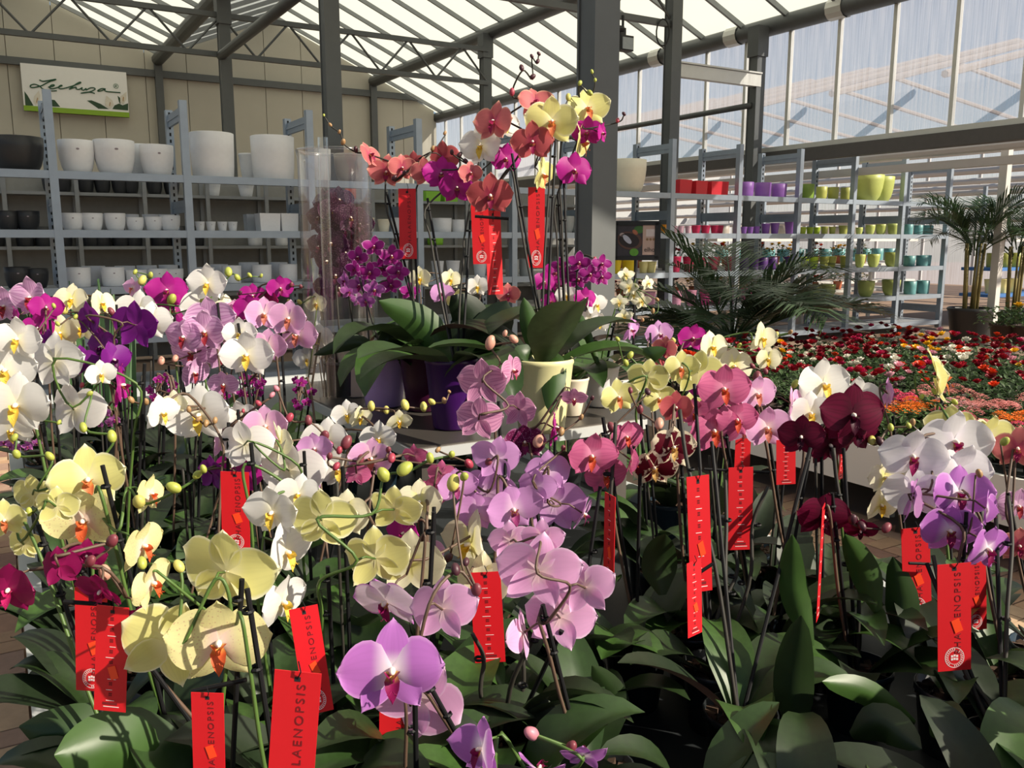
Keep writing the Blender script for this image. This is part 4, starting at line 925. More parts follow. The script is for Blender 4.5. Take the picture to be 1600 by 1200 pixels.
tpB = T('dark purple pot orchid with salmon blooms and a long bud tip', table_pot(664, 640, 78, 92, 'taper', 'plum', '#3d1030'), [S([(604, 268, 50, 0, -12), (628, 262, 42, 20, 0), (577, 242, 44, 60, 20)], [(556, 234, 6, 'dark'), (536, 222, 6, 'tan'), (530, 206, 4, 'tan'), (516, 195, 4, 'tan'), (506, 180, 3, 'green')], (604, 300)), S([(664, 268, 44, 0, 0), (645, 258, 42, -20, 0, 0, 'coral'), (692, 246, 48, 160, 5, 0, 'coral')], [(616, 278, 6, 'dark'), (632, 270, 5, 'dark'), (676, 232, 5, 'tan'), (695, 208, 4, 'tan')], (645, 315))], 'salmon', 2.42, n=6, L=.34)
tpC = T('deep violet pot orchid with magenta blooms and a big white bloom', table_pot(707, 668, 84, 108, 'taper', 'deepviolet', '#3a0f55'), [S([(714, 293, 50, 5, 0), (690, 272, 52, 0, 5), (735, 270, 36, 20, 0, 0, 'salmon')], [(718, 242, 6, 'dark'), (728, 252, 5, 'dark'), (706, 238, 5, 'dark')], (668, 310)), S([(752, 228, 64, -20, 0, 0, 'white'), (788, 195, 48, 30, 10, 0, 'white'), (790, 248, 46, 10, 0)], [(742, 272, 6, 'dark')], (735, 345))], 'magenta', 2.3, n=6, L=.34)
tpD = T('big pale yellow pot orchid with coral blooms under a towering bud spike', table_pot(846, 672, 100, 112, 'taper', 'butter', '#e3dda6'), [S([(766, 305, 66, 5, -8, 0), (832, 222, 62, 0, 0), (773, 190, 62, -35, 5, 0, 'salmon'), (836, 160, 52, 20, 20, 0, 'salmon')], [(800, 144, 7, 'red'), (815, 106, 6, 'dark'), (832, 120, 6, 'dark'), (831, 88, 4, 'dark'), (840, 96, 5, 'dark'), (842, 84, 4, 'dark')], (800, 240)), S([(862, 190, 76, 0, 0, 0, 'yellow'), (846, 272, 56, 62, -10, 0, 'yellow')], [(888, 152, 7, 'yellow')], (868, 220))], 'coral', 2.2, n=6, L=.36)
tpE = T('small cream pot orchid with pale yellow blooms at the spike end', table_pot(892, 648, 56, 58, 'taper', 'creamwhite', '#e5dbc6'), [S([(906, 222, 66, 80, 0), (918, 170, 64, 10, 10)], [(906, 130, 5, 'green'), (922, 145, 6, 'green'), (930, 125, 4, 'green'), (925, 112, 4, 'green')], (880, 260)), S([(897, 266, 54, 10, 0, 0, 'magenta'), (918, 206, 46, -20, 0, 0, 'magenta'), (940, 208, 32, 60, 0, 0, 'magenta')], [(965, 188, 5, 'red'), (975, 178, 4, 'dark')], (872, 300))], 'yellow', 2.38, n=5, L=.24)
T('white pot orchid with a stack of small magenta blooms by the framed picture', table_pot(905, 600, 62, 60, 'cyl', 'white', WH), [S([(905, 410, 36, 0, 5), (940, 412, 32, 20, 5), (888, 430, 32, -10, 0), (922, 428, 34, 10, 0), (940, 432, 32, 20, 0), (904, 436, 32, 0, 0), (875, 415, 28, -20, 0)], [(928, 405, 5, 'red')], (905, 480))], 'minimag', 2.62, n=4, L=.2)
tpF = T('white pot orchid with tiny star white blooms and thin stems', table_pot(938, 634, 58, 62, 'taper', 'white', WH), [S([(983, 448, 28, 0, 0), (1002, 470, 28, 10, 0), (968, 472, 26, -10, 0), (975, 495, 28, 0, -10), (1012, 442, 24, 40, 5), (990, 460, 24, 0, 0), (978, 430, 26, 0, 10)], [(1020, 486, 5, 'tan'), (1027, 468, 4, 'tan'), (994, 447, 5, 'green')], (960, 505))], 'miniwhite', 2.4, n=6, L=.26, stem='green', rs=.0022)
def near_plant(px, py, d):
    p = at(px, py, d); return min(ALLP, key=lambda r: (r.location.x-p.x)**2+(r.location.y-p.y)**2)
ALLP = [o_ for o_ in col.objects if o_.name.startswith('potted_orchid') and abs(o_.location.z-(BZ-.01)) < .02]
LEAFPX = [(tpC, [(700, 560, 0), (660, 505, -.02), (592, 470, -.05)], 52, 2.3, 2), (tpC, [(712, 565, 0), (735, 500, 0), (705, 462, -.03)], 62, 2.32, 3), (tpC, [(715, 570, -.02), (770, 510, 0), (792, 470, 0)], 60, 2.3, 3),
 (tpC, [(712, 560, 0), (735, 570, -.09), (748, 635, -.13)], 44, 2.28, 0), (tpD, [(838, 560, 0), (862, 575, -.09), (862, 650, -.12)], 44, 2.2, 2), (tpD, [(842, 565, 0), (828, 510, -.03), (818, 465, -.04)], 30, 2.18, 2), (tpD, [(828, 562, 0), (822, 560, -.05), (800, 590, -.1)], 46, 2.2, 0),
 (tpE, [(880, 585, 0), (862, 505, 0), (905, 500, -.02), (940, 585, -.04)], 20, 2.3, 2), (tpA, [(592, 560, 0), (555, 535, -.03), (490, 555, -.06)], 26, 2.4, 1), (tpB, [(660, 545, 0), (625, 520, -.02), (590, 545, -.05)], 40, 2.4, 1)]
for (pts, wpx, d, mi) in (([(245, 1215, .05), (150, 1150, 0), (30, 1135, -.03)], 95, 1.25, 0), ([(250, 1230, 0), (180, 1170, -.05), (85, 1180, -.1)], 110, 1.15, 2), ([(1268, 1010, 0), (1240, 920, 0), (1238, 835, -.02)], 44, 1.5, 2), ([(1372, 960, 0), (1350, 890, 0), (1320, 835, -.02)], 46, 1.55, 2), ([(1245, 1160, 0), (1240, 1060, 0), (1252, 962, -.02)], 62, 1.35, 1),
    ([(1450, 1105, 0), (1470, 1120, -.05), (1515, 1160, -.1)], 64, 1.35, 0), ([(1430, 1130, 0), (1350, 1080, -.04), (1285, 1065, -.06)], 40, 1.35, 2), ([(960, 1150, 0), (960, 1090, 0), (925, 1040, -.03)], 44, 1.35, 1), ([(1035, 930, 0), (1030, 880, 0), (1040, 835, -.02)], 56, 1.6, 1), ([(1400, 990, 0), (1410, 940, 0), (1395, 870, 0)], 50, 1.6, 0), ([(1330, 1150, 0), (1380, 1130, -.03), (1440, 1170, -.08)], 60, 1.3, 1), ([(1175, 1190, 0), (1200, 1150, -.03), (1262, 1150, -.05)], 50, 1.3, 2), ([(1010, 560, 0), (1015, 555, -.02), (1042, 545, -.03)], 26, 2.0, 2)):
    LEAFPX.append((near_plant(pts[0][0], pts[0][1], d), pts, wpx, d, mi))
# big leaves whose lie can be read from the photograph
def leaf_px(root, pts, wpx, d, m, fold=.35):
    P = catmull([at(x, y, d+dz) for (x, y, dz) in pts], 5); k = len(P); wd = wpx*d/FPX; vs, fs, uv = [], [], []
    for i, p in enumerate(P):
        u = i/(k-1); dv = (P[min(i+1, k-1)]-P[max(i-1, 0)]).normalized(); vw = (p-Vector((0, 0, EYE))).normalized()
        sd = dv.cross(vw).normalized(); nr = sd.cross(dv).normalized()
        hw = wd/2*(math.sin(math.pi*min(1, u*.94+.06)**.9)**.6 if u < .999 else .03)*(.5+.5*min(1, u*3))
        for j in range(7):
            s_ = j/3-1; vs.append(p+sd*s_*hw+nr*abs(s_)**1.4*hw*fold-root.location); uv.append((u+.001, j/6))
    for i in range(k-1):
        for j in range(6):
            a = i*7+j; fs.append((a, a+7, a+8, a+1))
    b = MB(); b.add(vs, fs, uv); ob('leaf', b.mesh('leaf', m, True), root)
for (rt_, pts, wpx, d, mi) in LEAFPX:
    leaf_px(rt_, pts, wpx, d, leafM[mi])
# stakes and bare stems that can be followed down to their pots
for (xt, yt, dt_, xb, yb, db, k) in ((1062, 640, 1.55, 1076, 1190, 1.36, 0), (1112, 690, 1.6, 1128, 1170, 1.38, 1), (1133, 740, 1.6, 1120, 1140, 1.4, 0), (1266, 700, 1.58, 1286, 1130, 1.42, 1), (1302, 700, 1.58, 1296, 1060, 1.5, 0), (1318, 700, 1.6, 1305, 1040, 1.5, 1),
    (1458, 868, 1.5, 1362, 1190, 1.36, 0), (1448, 880, 1.5, 1385, 1170, 1.38, 1), (1500, 1030, 1.42, 1422, 1195, 1.35, 0), (1575, 775, 1.5, 1540, 1130, 1.42, 0), (1556, 800, 1.5, 1530, 1120, 1.42, 1), (962, 660, 1.58, 955, 1020, 1.52, 0), (1000, 740, 1.6, 1004, 960, 1.6, 1), (938, 760, 1.58, 940, 1030, 1.52, 1),
    (848, 950, 1.22, 868, 1195, 1.35, 0), (878, 985, 1.22, 872, 1195, 1.35, 1), (815, 960, 1.3, 828, 1180, 1.37, 0), (738, 990, 1.3, 745, 1160, 1.38, 0), (112, 880, 1.18, 160, 1110, 1.45, 1), (122, 900, 1.18, 150, 1105, 1.45, 0), (1200, 760, 1.6, 1195, 1010, 1.55, 0), (1150, 860, 1.6, 1152, 1020, 1.54, 0), (1085, 600, 1.7, 1092, 980, 1.56, 1)):
    rt_ = near_plant(xb, yb, db); a_, b_ = at(xt, yt, dt_), at(xb, yb, db); pot_ = rt_.location+Vector((0, 0, .09))
    b_ = b_.lerp(pot_, .8) if (b_-pot_).length > .12 else b_
    if k: ob('stake', MB().tube([pot_-rt_.location, a_-rt_.location], .0036, 8).mesh('stake', stake_m), rt_)
    else:
        m_ = pot_.lerp(a_, .5)+Vector((random.uniform(-.02, .02), -.01, 0))
        ob('flower_stem', MB().tube(catmull([v-rt_.location for v in (pot_, m_, pot_.lerp(a_, .8)+Vector((random.uniform(-.01, .01), 0, 0)), a_)], 5), .0036, 6).mesh('flower_stem', stem_m['dark'], True), rt_)
        for f_ in (.5, .8): ob('clip', clip_me, rt_, pot_.lerp(a_, f_)-rt_.location)
for (x0, y0, x1, y1, d) in ((1100, 733, 1202, 738, 1.66), (1085, 900, 1115, 880, 1.42), (1420, 880, 1470, 882, 1.58), (300, 1080, 385, 1062, 1.02), (100, 940, 170, 945, 1.12)):
    rt_ = near_plant((x0+x1)/2, (y0+y1)/2, d)
    ob('support_bar', MB().tube([at(x0, y0, d)-rt_.location, at(x1, y1, d)-rt_.location], .003, 6).mesh('support_bar', stake_m), rt_)
ob('support_bar', MB().tube([at(742, 338, 2.22)-tpD.location, at(795, 342, 2.22)-tpD.location], .004, 6).mesh('support_bar', stake_m), tpD)
# clear tube with a dark spotted orchid
gl = bpy.data.materials.new('clear_plastic'); gl.use_nodes = True
n, l = gl.node_tree.nodes, gl.node_tree.links
tb2 = n.new('ShaderNodeBsdfTransparent'); tb2.inputs[0].default_value = (.97, .97, .97, 1)
gs = n.new('ShaderNodeBsdfGlossy'); gs.inputs['Roughness'].default_value = .12; gs.inputs[0].default_value = (.9, .9, .92, 1)
lw = n.new('ShaderNodeLayerWeight'); lw.inputs[0].default_value = .35; ms_ = n.new('ShaderNodeMixShader')
mrg = n.new('ShaderNodeMapRange'); mrg.inputs[3].default_value = .05; mrg.inputs[4].default_value = .65
l.new(lw.outputs['Facing'], mrg.inputs[0]); l.new(mrg.outputs[0], ms_.inputs[0]); l.new(tb2.outputs[0], ms_.inputs[1]); l.new(gs.outputs[0], ms_.inputs[2])
l.new(ms_.outputs[0], n['Material Output'].inputs[0])
pt = onz(538, 622, TZ); pt = B(TG(pt)[0]+.0, TG(pt)[1]+.02, TZ+.001)
kk = depth(pt)/FPX
tube = thing('clear_tube', 'tall clear plastic tube shielding a dark spotted orchid', 'tube', pt)
rt, ht = 54*kk, 372*kk
ob('tube_wall', MB().lathe([(rt, 0), (rt, ht-.02), (rt+.004, ht)], 40).mesh('tube_wall', gl, True), tube)
ob('inner_sleeve', MB().lathe([(rt*.14, .01), (rt*.14, ht+.03)], 16, Matrix.Translation((-rt*.12, -rt*.84, 0))).mesh('inner_sleeve', gl, True), tube)
ob('rim_ring', MB().tube([(rt*math.cos(a*math.pi/20), rt*math.sin(a*math.pi/20), ht) for a in range(41)], .0045, 6).mesh('rim_ring', gl, True), tube)
dt = depth(pt)
sp_root = thing('potted_orchid', 'dark plum orchid with densely speckled blooms inside the clear tube', 'orchid', pt+Vector((0, .01, .003)))
ob('pot', npots[0], sp_root, scale=.9)
leaves(sp_root, 3, .09, .1)
spike(sp_root, pt, pt+Vector((0, .01, .1)), S([(505, 318, 44, -40, 0), (522, 330, 44, 10, 0), (548, 340, 48, 20, 0), (510, 352, 44, -30, 0), (540, 360, 50, 0, 0), (518, 380, 48, -10, 0), (555, 368, 44, 40, 0), (540, 395, 48, 10, 0), (512, 408, 46, -20, 0), (550, 412, 44, 20, 0), (525, 430, 44, 0, 0), (508, 450, 40, -30, 0), (530, 312, 42, 20, 0), (498, 340, 42, -20, 0), (500, 385, 44, -20, 0), (562, 350, 40, 20, 0), (530, 450, 42, 10, 0)], [], None), 'darkspot', dt+.0, 'dark', 'dark', jit=.03)

# ---------------------------------------------------------------- red plant tags
red = mat('tag_card', '#d3121f', .55, 0, .05, 40)
stk = mat('price_sticker', '#ff4a1e', .5, 0, .05)
ring = MB()
for (r0, r1) in ((.0145, .0155), (.0100, .0106)):
    ring.add([(r*math.cos(a*math.pi/16), r*math.sin(a*math.pi/16), 0) for r in (r0, r1) for a in range(32)], [(i, (i+1) % 32, 32+(i+1) % 32, 32+i) for i in range(32)])
for i in range(26):
    a = i*2*math.pi/26
    if i % 13 < 11: ring.box((0, 0, 0), (.0012, .0024, .0002), Matrix.Rotation(a, 4, 'Z') @ Matrix.Translation((0, .0125, 0)))
for (x, y) in ((-.004, .002), (0, .003), (.004, .002), (-.004, -.0025), (0, -.002), (.004, -.0025)): ring.box((x, y, 0), (.0034, .0032, .0002))
ring_me = ring.mesh('emblem', white_ink)
bt = MB()
for i in range(8): bt.box((.002*(i % 3-1), .052-i*.0165, 0), (.010+.004*(i % 2), .0008, .0002))
bt.box((.002, -.073, 0), (.026, .0011, .0002)); dash_me = bt.mesh('caption', white_ink)
ic = MB()
for i in range(8):
    for q in range(4): ic.box((.003*(q % 2)-.0015, .060-i*.0165+.003*(q//2), 0), (.0022, .0022, .0002))
ic.box((.0, -.068, 0), (.024, .004, .0002)); icon_me = ic.mesh('icon_print', ink)
tag_me = MB().box((0, 0, 0), (.053, .16, .0009)).mesh('plant_tag', red)
hole_m = MB().box((0, .072, .0003), (.007, .005, .0006)).mesh('hole', mat('hole_dark', '#1c1d20', .8))
stk_me = MB().box((0, 0, 0), (.013, .020, .0003)).mesh('price_sticker', stk)
tie_me = MB().tube([(0, .072, 0), (.004, .082, .004), (.0, .092, .002)], .0008, 5).mesh('tie', stake_m)
def TAGO(label, x, y, wpx, hpx, lean, side='F', sticker=0, yaw=0, d=None, pitch=0):
    d = d or .053*FPX/wpx
    sc = hpx*d/FPX/.16
    M_, Fv = face_matrix(at(x, y, d), yaw, pitch, -lean, 1)
    root = tag(ob('plant_tag', tag_me, M=M_), label, 'tag'); root.scale = (wpx*d/FPX/.053/max(.15, abs(math.cos(R(yaw)))), sc, 1)
    ob('hole', hole_m, root); ob('tie', tie_me, root)
    z = .0007
    if side == 'F':
        ob('lettering', TXT_PHAL, root, (.006, .006, z), (0, 0, math.pi/2)); ob('emblem', ring_me, root, (0, -.060, z))
    else:
        ob('caption', dash_me, root, (0, 0, z)); ob('icon_print', icon_me, root, (0, 0, z))
    if sticker: ob('price_sticker', stk_me, root, (.004, -.012 if side == 'F' else -.02, z+.0004), (0, 0, .35*sticker))
    return root
TAGO('red tag with white dashes and orange sticker, beside the bench rim', 174, 1030, 50, 176, 6, 'B', 1, d=1.08)
TAGO('red tag with white emblem, half behind the dashed one', 143, 1000, 50, 172, 4, 'F', 1, d=1.18)
TAGO('red lettered tag under the speckled yellow bloom', 326, 1162, 50, 172, 2, 'F', 1, d=.98)
TAGO('largest red lettered tag left of the purple bloom', 458, 1165, 72, 250, 6, 'F', 0, d=.80)
TAGO('red tag tilted behind the largest lettered tag', 487, 1032, 42, 180, -6, 'F', 1, yaw=15, d=1.05)
TAGO('red tag under the large pink blooms turned away', 620, 1100, 54, 170, 2, 'F', 0, d=1.25)
TAGO('red tag with white dashes below the cream blooms', 762, 965, 48, 150, -3, 'B', 0, d=1.38)
TAGO('red tag with orange sticker in the shade below the white blooms', 368, 800, 44, 130, 2, 'F', 1, d=1.5)
TAGO('thin red tag seen nearly edge on behind the pink cluster', 952, 845, 13, 150, 0, 'B', 1, yaw=-66, d=1.45)
TAGO('tall red tag with dashes and sticker below the wine blotched blooms', 1093, 835, 36, 190, -4, 'B', 1, yaw=10, d=1.45)
TAGO('lower red tag hanging just under the tall dashed one', 1085, 935, 26, 125, -4, 'B', 1, yaw=35, d=1.40)
TAGO('red dashed tag below the dusky pink blooms', 1157, 795, 38, 134, -2, 'B', 0, d=1.6)
TAGO('small red tag below the lighter pink blooms', 1228, 722, 30, 72, -3, 'B', 0, d=1.75)
TAGO('narrow red tag seen edge on under the low maroon bloom', 1282, 880, 13, 190, -3, 'B', 0, yaw=62, d=1.5)
TAGO('red emblem tag left of the vivid mauve blooms', 1432, 895, 44, 148, -6, 'F', 1, d=1.6)
TAGO('red lettered tag with orange sticker under the vivid mauve blooms', 1491, 965, 52, 178, -5, 'F', 1, d=1.32)
TAGO('red emblem tag partly behind the lettered one', 1524, 930, 34, 116, -6, 'F', 1, d=1.6)
TAGO('bright sunlit red tag under the salmon blooms', 637, 350, 27, 108, 0, 'F', 0, d=2.38)
TAGO('red tag left of the crossing dark stems on the display table', 751, 366, 27, 92, -2, 'F', 1, d=2.42)
TAGO('long red tag right of the crossing dark stems on the display table', 772, 395, 24, 130, -2, 'B', 0, yaw=20, d=2.46)
TAGO('sunlit red tag with orange sticker under the yellow showpiece', 838, 356, 26, 124, 0, 'F', 1, d=2.3)
TAGO('red tag behind the round dusky pink blooms', 1160, 715, 24, 70, 0, 'B', 0, d=1.9)
TAGO('red sliver of tag behind the maroon group', 1315, 715, 12, 70, 0, 'B', 0, yaw=50, d=1.85)
# ================================================================ ROSE BENCH
RZ = .45; RT0, RT1, RG0, RG1 = 4.1, 7.6, .8, 5.4
rb = thing('plant_bench', 'low white sided bench full of potted roses', 'bench', B(0, 0), ANG)
wpn = mat('white_panel', '#d5d2cb', .6, 0, .08, 3)
ob('bench_top', MB().box(((RT0+RT1)/2, (RG0+RG1)/2, RZ-.03), (RT1-RT0-.04, RG1-RG0-.04, .04)).mesh('bench_top', tray_m), rb)
for (x, y, a, b_) in ((RT0, (RG0+RG1)/2, .03, RG1-RG0), (RT1, (RG0+RG1)/2, .03, RG1-RG0), ((RT0+RT1)/2, RG0, RT1-RT0, .03), ((RT0+RT1)/2, RG1, RT1-RT0, .03)):
    ob('side_panel', MB().box((x, y, RZ-.09), (a, b_, .24)).mesh('side_panel', wpn), rb)
for x in (RT0+.3, RT1-.3):
    for y in (RG0+.4, 3, RG1-.3): ob('leg', MB().tube([(x, y, 0), (x, y, RZ-.05)], .02).mesh('leg', steel), rb)
def bush(seed, n, rx, h, L, m, zb=.08):
    rr = random.Random(seed); b = MB()
    for i in range(n):
        a = rr.random()*6.28; r = rx*math.sqrt(rr.random()); z = zb+h*rr.random()*(1-.45*(r/rx)**2)
        M_ = Matrix.Translation((r*math.cos(a), r*math.sin(a), z)) @ Matrix.Rotation(a+rr.uniform(-1, 1), 4, 'Z') @ Matrix.Rotation(rr.uniform(-.9, .6), 4, 'Y')
        l_ = L*rr.uniform(.7, 1.2); w_ = l_*.55
        b.add([(0, 0, 0), (l_*.5, -w_/2, .1*l_), (l_, 0, -.1*l_), (l_*.5, w_/2, .1*l_), (l_*.5, 0, 0)], [(0, 1, 4), (1, 2, 4), (2, 3, 4), (3, 0, 4)], [(.2, .2)]*5, M=M_)
    return b.mesh('foliage', m, False)
rl = leaf_mat('rose_leaf', '#3f5a2c', '#56704a', .45); kl = leaf_mat('kalanchoe_leaf', '#4d7038', '#5c7a48', .4)
rbush = [bush(s, 70, .13, .22, .055, rl) for s in range(4)]; kbush = [bush(s+9, 60, .12, .12, .07, kl) for s in range(3)]
def bloom(hexc, nm):
    b = MB(); rr = random.Random(3)
    for k, (n_, r, z, tilt) in enumerate(((6, .034, 0, .35), (5, .026, .006, .75), (4, .017, .01, 1.1), (3, .009, .012, 1.4))):
        for i in range(n_):
            a = i*6.283/n_+k*.6
            g_ = petal_grid(r, r*1.1, -.3, .25, 0, 3, 3, base=.5)
            b.add(*g_, M=Matrix.Translation((0, 0, z)) @ Matrix.Rotation(a, 4, 'Z') @ Matrix.Rotation(-tilt, 4, 'Y'))
    return b.mesh('bloom', petal_mat('rose_'+nm, hexc, trl=.2), True)
def khead(hexc, nm, seed):
    b = MB(); rr = random.Random(seed)
    for i in range(34):
        a = i*2.4; r = .058*math.sqrt(i/34); z = .03-.03*(r/.058)**2
        M_ = Matrix.Translation((r*math.cos(a), r*math.sin(a), z)) @ Matrix.Rotation(rr.random()*3, 4, 'Z') @ Matrix.Rotation(rr.uniform(-.5, .5), 4, 'X')
        for q in range(4):
            b.add([(0, 0, 0), (.007, -.004, .002), (.012, 0, 0), (.007, .004, .002)], [(0, 1, 2, 3)], [(.5, .5)]*4, M=M_ @ Matrix.Rotation(q*1.571, 4, 'Z'))
    return b.mesh('flower_head', petal_mat('kal_'+nm, hexc, trl=.2))
RC = {'crimson red': '#9e1426', 'dark red': '#7e0f22', 'orange red': '#d9441f', 'white': '#e9e4d6', 'golden yellow': '#e8b322', 'cerise pink': '#c22457', 'pale pink': '#e3a6b4'}
blooms = {k: bloom(v, k.replace(' ', '_')) for k, v in RC.items()}
KC = {'salmon pink': '#d98a86', 'bright pink': '#d8426c', 'orange': '#e8731c', 'pale pink': '#dca0a8'}
kheads = {k: khead(v, k.replace(' ', '_'), i) for i, (k, v) in enumerate(KC.items())}
rpot = MB().lathe([(0, 0), (.04, 0), (.055, .1), (.06, .1), (.06, .11), (.05, .11), (.05, .09), (0, .09)], 14).mesh('pot', mat('rose_pot', '#3a2a24', .7), True)
order = ['crimson red', 'dark red', 'crimson red', 'dark red', 'orange red', 'white', 'crimson red', 'dark red', 'golden yellow', 'cerise pink', 'dark red', 'white', 'crimson red', 'orange red', 'dark red', 'crimson red', 'pale pink']
nrose = 0
def near_side(t): return t < 5.15
g = RG0+.3; gi = 0
while g < RG1-.1:
    t = RT0+.16+(.12 if gi % 2 else 0)
    while t < RT1-.1:
        p = B(t, g, RZ-.01); x, y, d = proj(p+Vector((0, 0, .2)))
        if -30 < x-0 and 1040 < x < 1680 and nrose < 230:
            nrose += 1
            if near_side(t) and g < 3.3:
                kc = random.choice(list(KC)) if random.random() > .4 else ('salmon pink' if g > 2.6 else 'orange')
                root = thing('potted_kalanchoe', f'potted kalanchoe with {kc} flower heads near the white bench side', 'plant', p, random.random()*6, f'{kc} kalanchoes on the low bench')
                ob('pot', rpot, root); ob('foliage', random.choice(kbush), root)
                for i in range(4):
                    a = i*1.57+random.random(); r = random.uniform(.02, .09)
                    ob('flower_head', kheads[kc], root, (r*math.cos(a), r*math.sin(a), random.uniform(.2, .25)), scale=random.uniform(.8, 1.15))
            else:
                kc = random.choice(order)
                root = thing('potted_rose', f'potted rose with {kc} blooms on the low bench', 'rose', p, random.random()*6, f'{kc} potted roses')
                ob('pot', rpot, root); ob('foliage', random.choice(rbush), root)
                for i in range(random.choice((3, 4, 5))):
                    a = random.random()*6.28; r = .12*math.sqrt(random.random())
                    ob('bloom', blooms[kc], root, (r*math.cos(a), r*math.sin(a), random.uniform(.24, .37)), (random.uniform(-.4, .4), random.uniform(-.4, .4), 0), random.uniform(.9, 1.35))
        t += .235
    g += .225; gi += 1

# ================================================================ PALMS
pl_m = leaf_mat('palm_leaf', '#3d5634', '#4a6340', .4); stem_p = mat('palm_stem', '#7d7040', .6, 0, .25, 8)
def frond(seed, L=1.0, n=30, leafl=.30, droop=1.2, up=70):
    rr = random.Random(seed); b = MB(); pts = []; a = R(up); x = z = 0; k = 16
    for i in range(k+1):
        pts.append(Vector((x, 0, z))); x += math.cos(a)*L/k; z += math.sin(a)*L/k; a -= droop/k*(.4+1.2*i/k)
    b.tube(pts, [.011*L*(1-.8*i/k) for i in range(k+1)], 5); b.uv = [(.2, .2)]*len(b.v)
    for i in range(n):
        u = .22+.78*i/n; q = u*k; i0 = min(int(q), k-1); p = pts[i0].lerp(pts[i0+1], q-i0); d = (pts[i0+1]-pts[i0]).normalized()
        up_ = Vector((0, 1, 0)).cross(d)*-1
        for s_ in (-1, 1):
            ll = leafl*L*(.45+.9*math.sin(math.pi*min(1, .12+u*.82)))*rr.uniform(.9, 1.1)
            dv = (d*.75+Vector((0, s_*.85, 0))+up_*rr.uniform(.0, .3)).normalized(); w_ = .018*L
            sd = dv.cross(Vector((0, 0, 1))).normalized()*w_/2
            m_ = p+dv*ll*.55; e = p+dv*ll+Vector((0, 0, -.18*ll))
            b.add([p-sd*.5, p+sd*.5, m_+sd, m_-sd, e], [(0, 1, 2, 3), (3, 2, 4)], [(.2, .2)]*5)
    return b.mesh('frond', pl_m)
fr_a = [frond(s, 1.0, 34, .34, .9+.25*s, 62-8*s) for s in range(3)]
fr_b = [frond(s+5, 1.0, 26, .42, 1.2+.2*s, 76-6*s) for s in range(3)]
bigpot = MB().lathe([(0, 0), (.2, 0), (.22, .02), (.29, .46), (.31, .5), (.29, .52), (.27, .5), (.26, .44), (0, .43)], 28).mesh('pot', mat('black_pot', '#1b1b1d', .45), True)
def palm(label, p, nf, L, z0, meshes, trunks, ps=1.0, h=.6, spread=(.0, .9), potm=bigpot):
    root = thing('potted_palm', label, 'palm', p)
    ob('pot', potm, root, scale=ps)
    for i in range(trunks):
        a = i*2.4; r = .08*ps
        ob('trunk', MB().tube([(r*math.cos(a), r*math.sin(a), .42*ps), (r*1.6*math.cos(a), r*1.6*math.sin(a), z0)], [.025, .014], 8).mesh('trunk', stem_p, True), root)
    for i in range(nf):
        a = i*2.399+random.uniform(-.3, .3); s_ = L*random.uniform(.75, 1.1)
        ob('frond', random.choice(meshes), root, (.06*math.cos(a), .06*math.sin(a), z0*random.uniform(.86, 1.0)), (0, random.uniform(*spread)-.1, a), s_)
    return root
pA = B(6.15, 6.05, 0)
palm('broad feathery date palm between the rose bench and the colourful shelving', pA, 30, 1.3, .72, fr_a, 3, .8, spread=(-.2, .85))
pB = onz(1511, 536, 0); pB.z = 0
palm('tall areca palm in a black tub beside the slender white post', pB, 18, 1.15, 1.55, fr_b, 7, 1.08, spread=(-.1, .55))
pC = onz(1606, 560, 0); pC.z = 0
palm('dark areca palm at the end of the aisle past the white post', pC+Vector((1.0, 2.2, 0)), 16, 1.1, 1.5, fr_b, 6, .9, spread=(-.1, .6))
# basket plants beside the palm tub
for (px, py, lb) in ((1563, 545, 'low fern basket with a yellow flower on a wire stand'), (1598, 548, 'dark leafy basket plant next to the fern basket')):
    p = onz(px, py, .25); st = thing('plant_basket', lb, 'plant', (p.x, p.y, .0), 0)
    ob('wire_stand', MB().tube([(-.22, -.2, .28), (.22, -.2, .28), (.22, .2, .28), (-.22, .2, .28), (-.22, -.2, .28)], .008, 5).tube([(-.22, -.2, 0), (-.22, -.2, .28)], .008, 5).tube([(.22, -.2, 0), (.22, -.2, .28)], .008, 5).tube([(.22, .2, 0), (.22, .2, .28)], .008, 5).tube([(-.22, .2, 0), (-.22, .2, .28)], .008, 5).mesh('wire_stand', steel), st)
    ob('basket', rpot, st, (0, 0, .28), scale=2.6); ob('foliage', bush(int(px), 160, .26, .28, .09, rl, .25), st, (0, 0, .28))
    if px < 1580: ob('bloom', blooms['golden yellow'], st, (.12, -.1, .78), scale=2.4)

# ================================================================ FRAMED PICTURE ON A STAND
fp = at(994, 376, 6.4); ws = 66*6.4/FPX; hs = 54*6.4/FPX
fs = thing('picture_stand', 'black framed picture of a planted bowl on a thin black stand', 'sign', (fp.x, fp.y, 0), R(-4))
bkm = mat('frame_black', '#141416', .4); zc = fp.z
for (x, z, a, c) in ((0, hs/2, ws, .022), (0, -hs/2, ws, .022), (-ws/2, 0, .022, hs), (ws/2, 0, .022, hs)):
    ob('frame', MB().box((x, 0, zc+z), (a+.02, .025, c+.01)).mesh('frame', bkm), fs)
pic = ob('picture', MB().box((0, .004, zc), (ws, .012, hs)).mesh('picture', mat('picture_dark', '#3a363c', .5, 0, .3, 25)), fs)
ob('pole', MB().tube([(.0, .02, .02), (0, .02, zc-hs/2)], .011, 8).mesh('pole', bkm), fs)
ob('foot', MB().lathe([(0, 0), (.16, 0), (.16, .012), (0, .02)], 20).mesh('foot', bkm), fs)
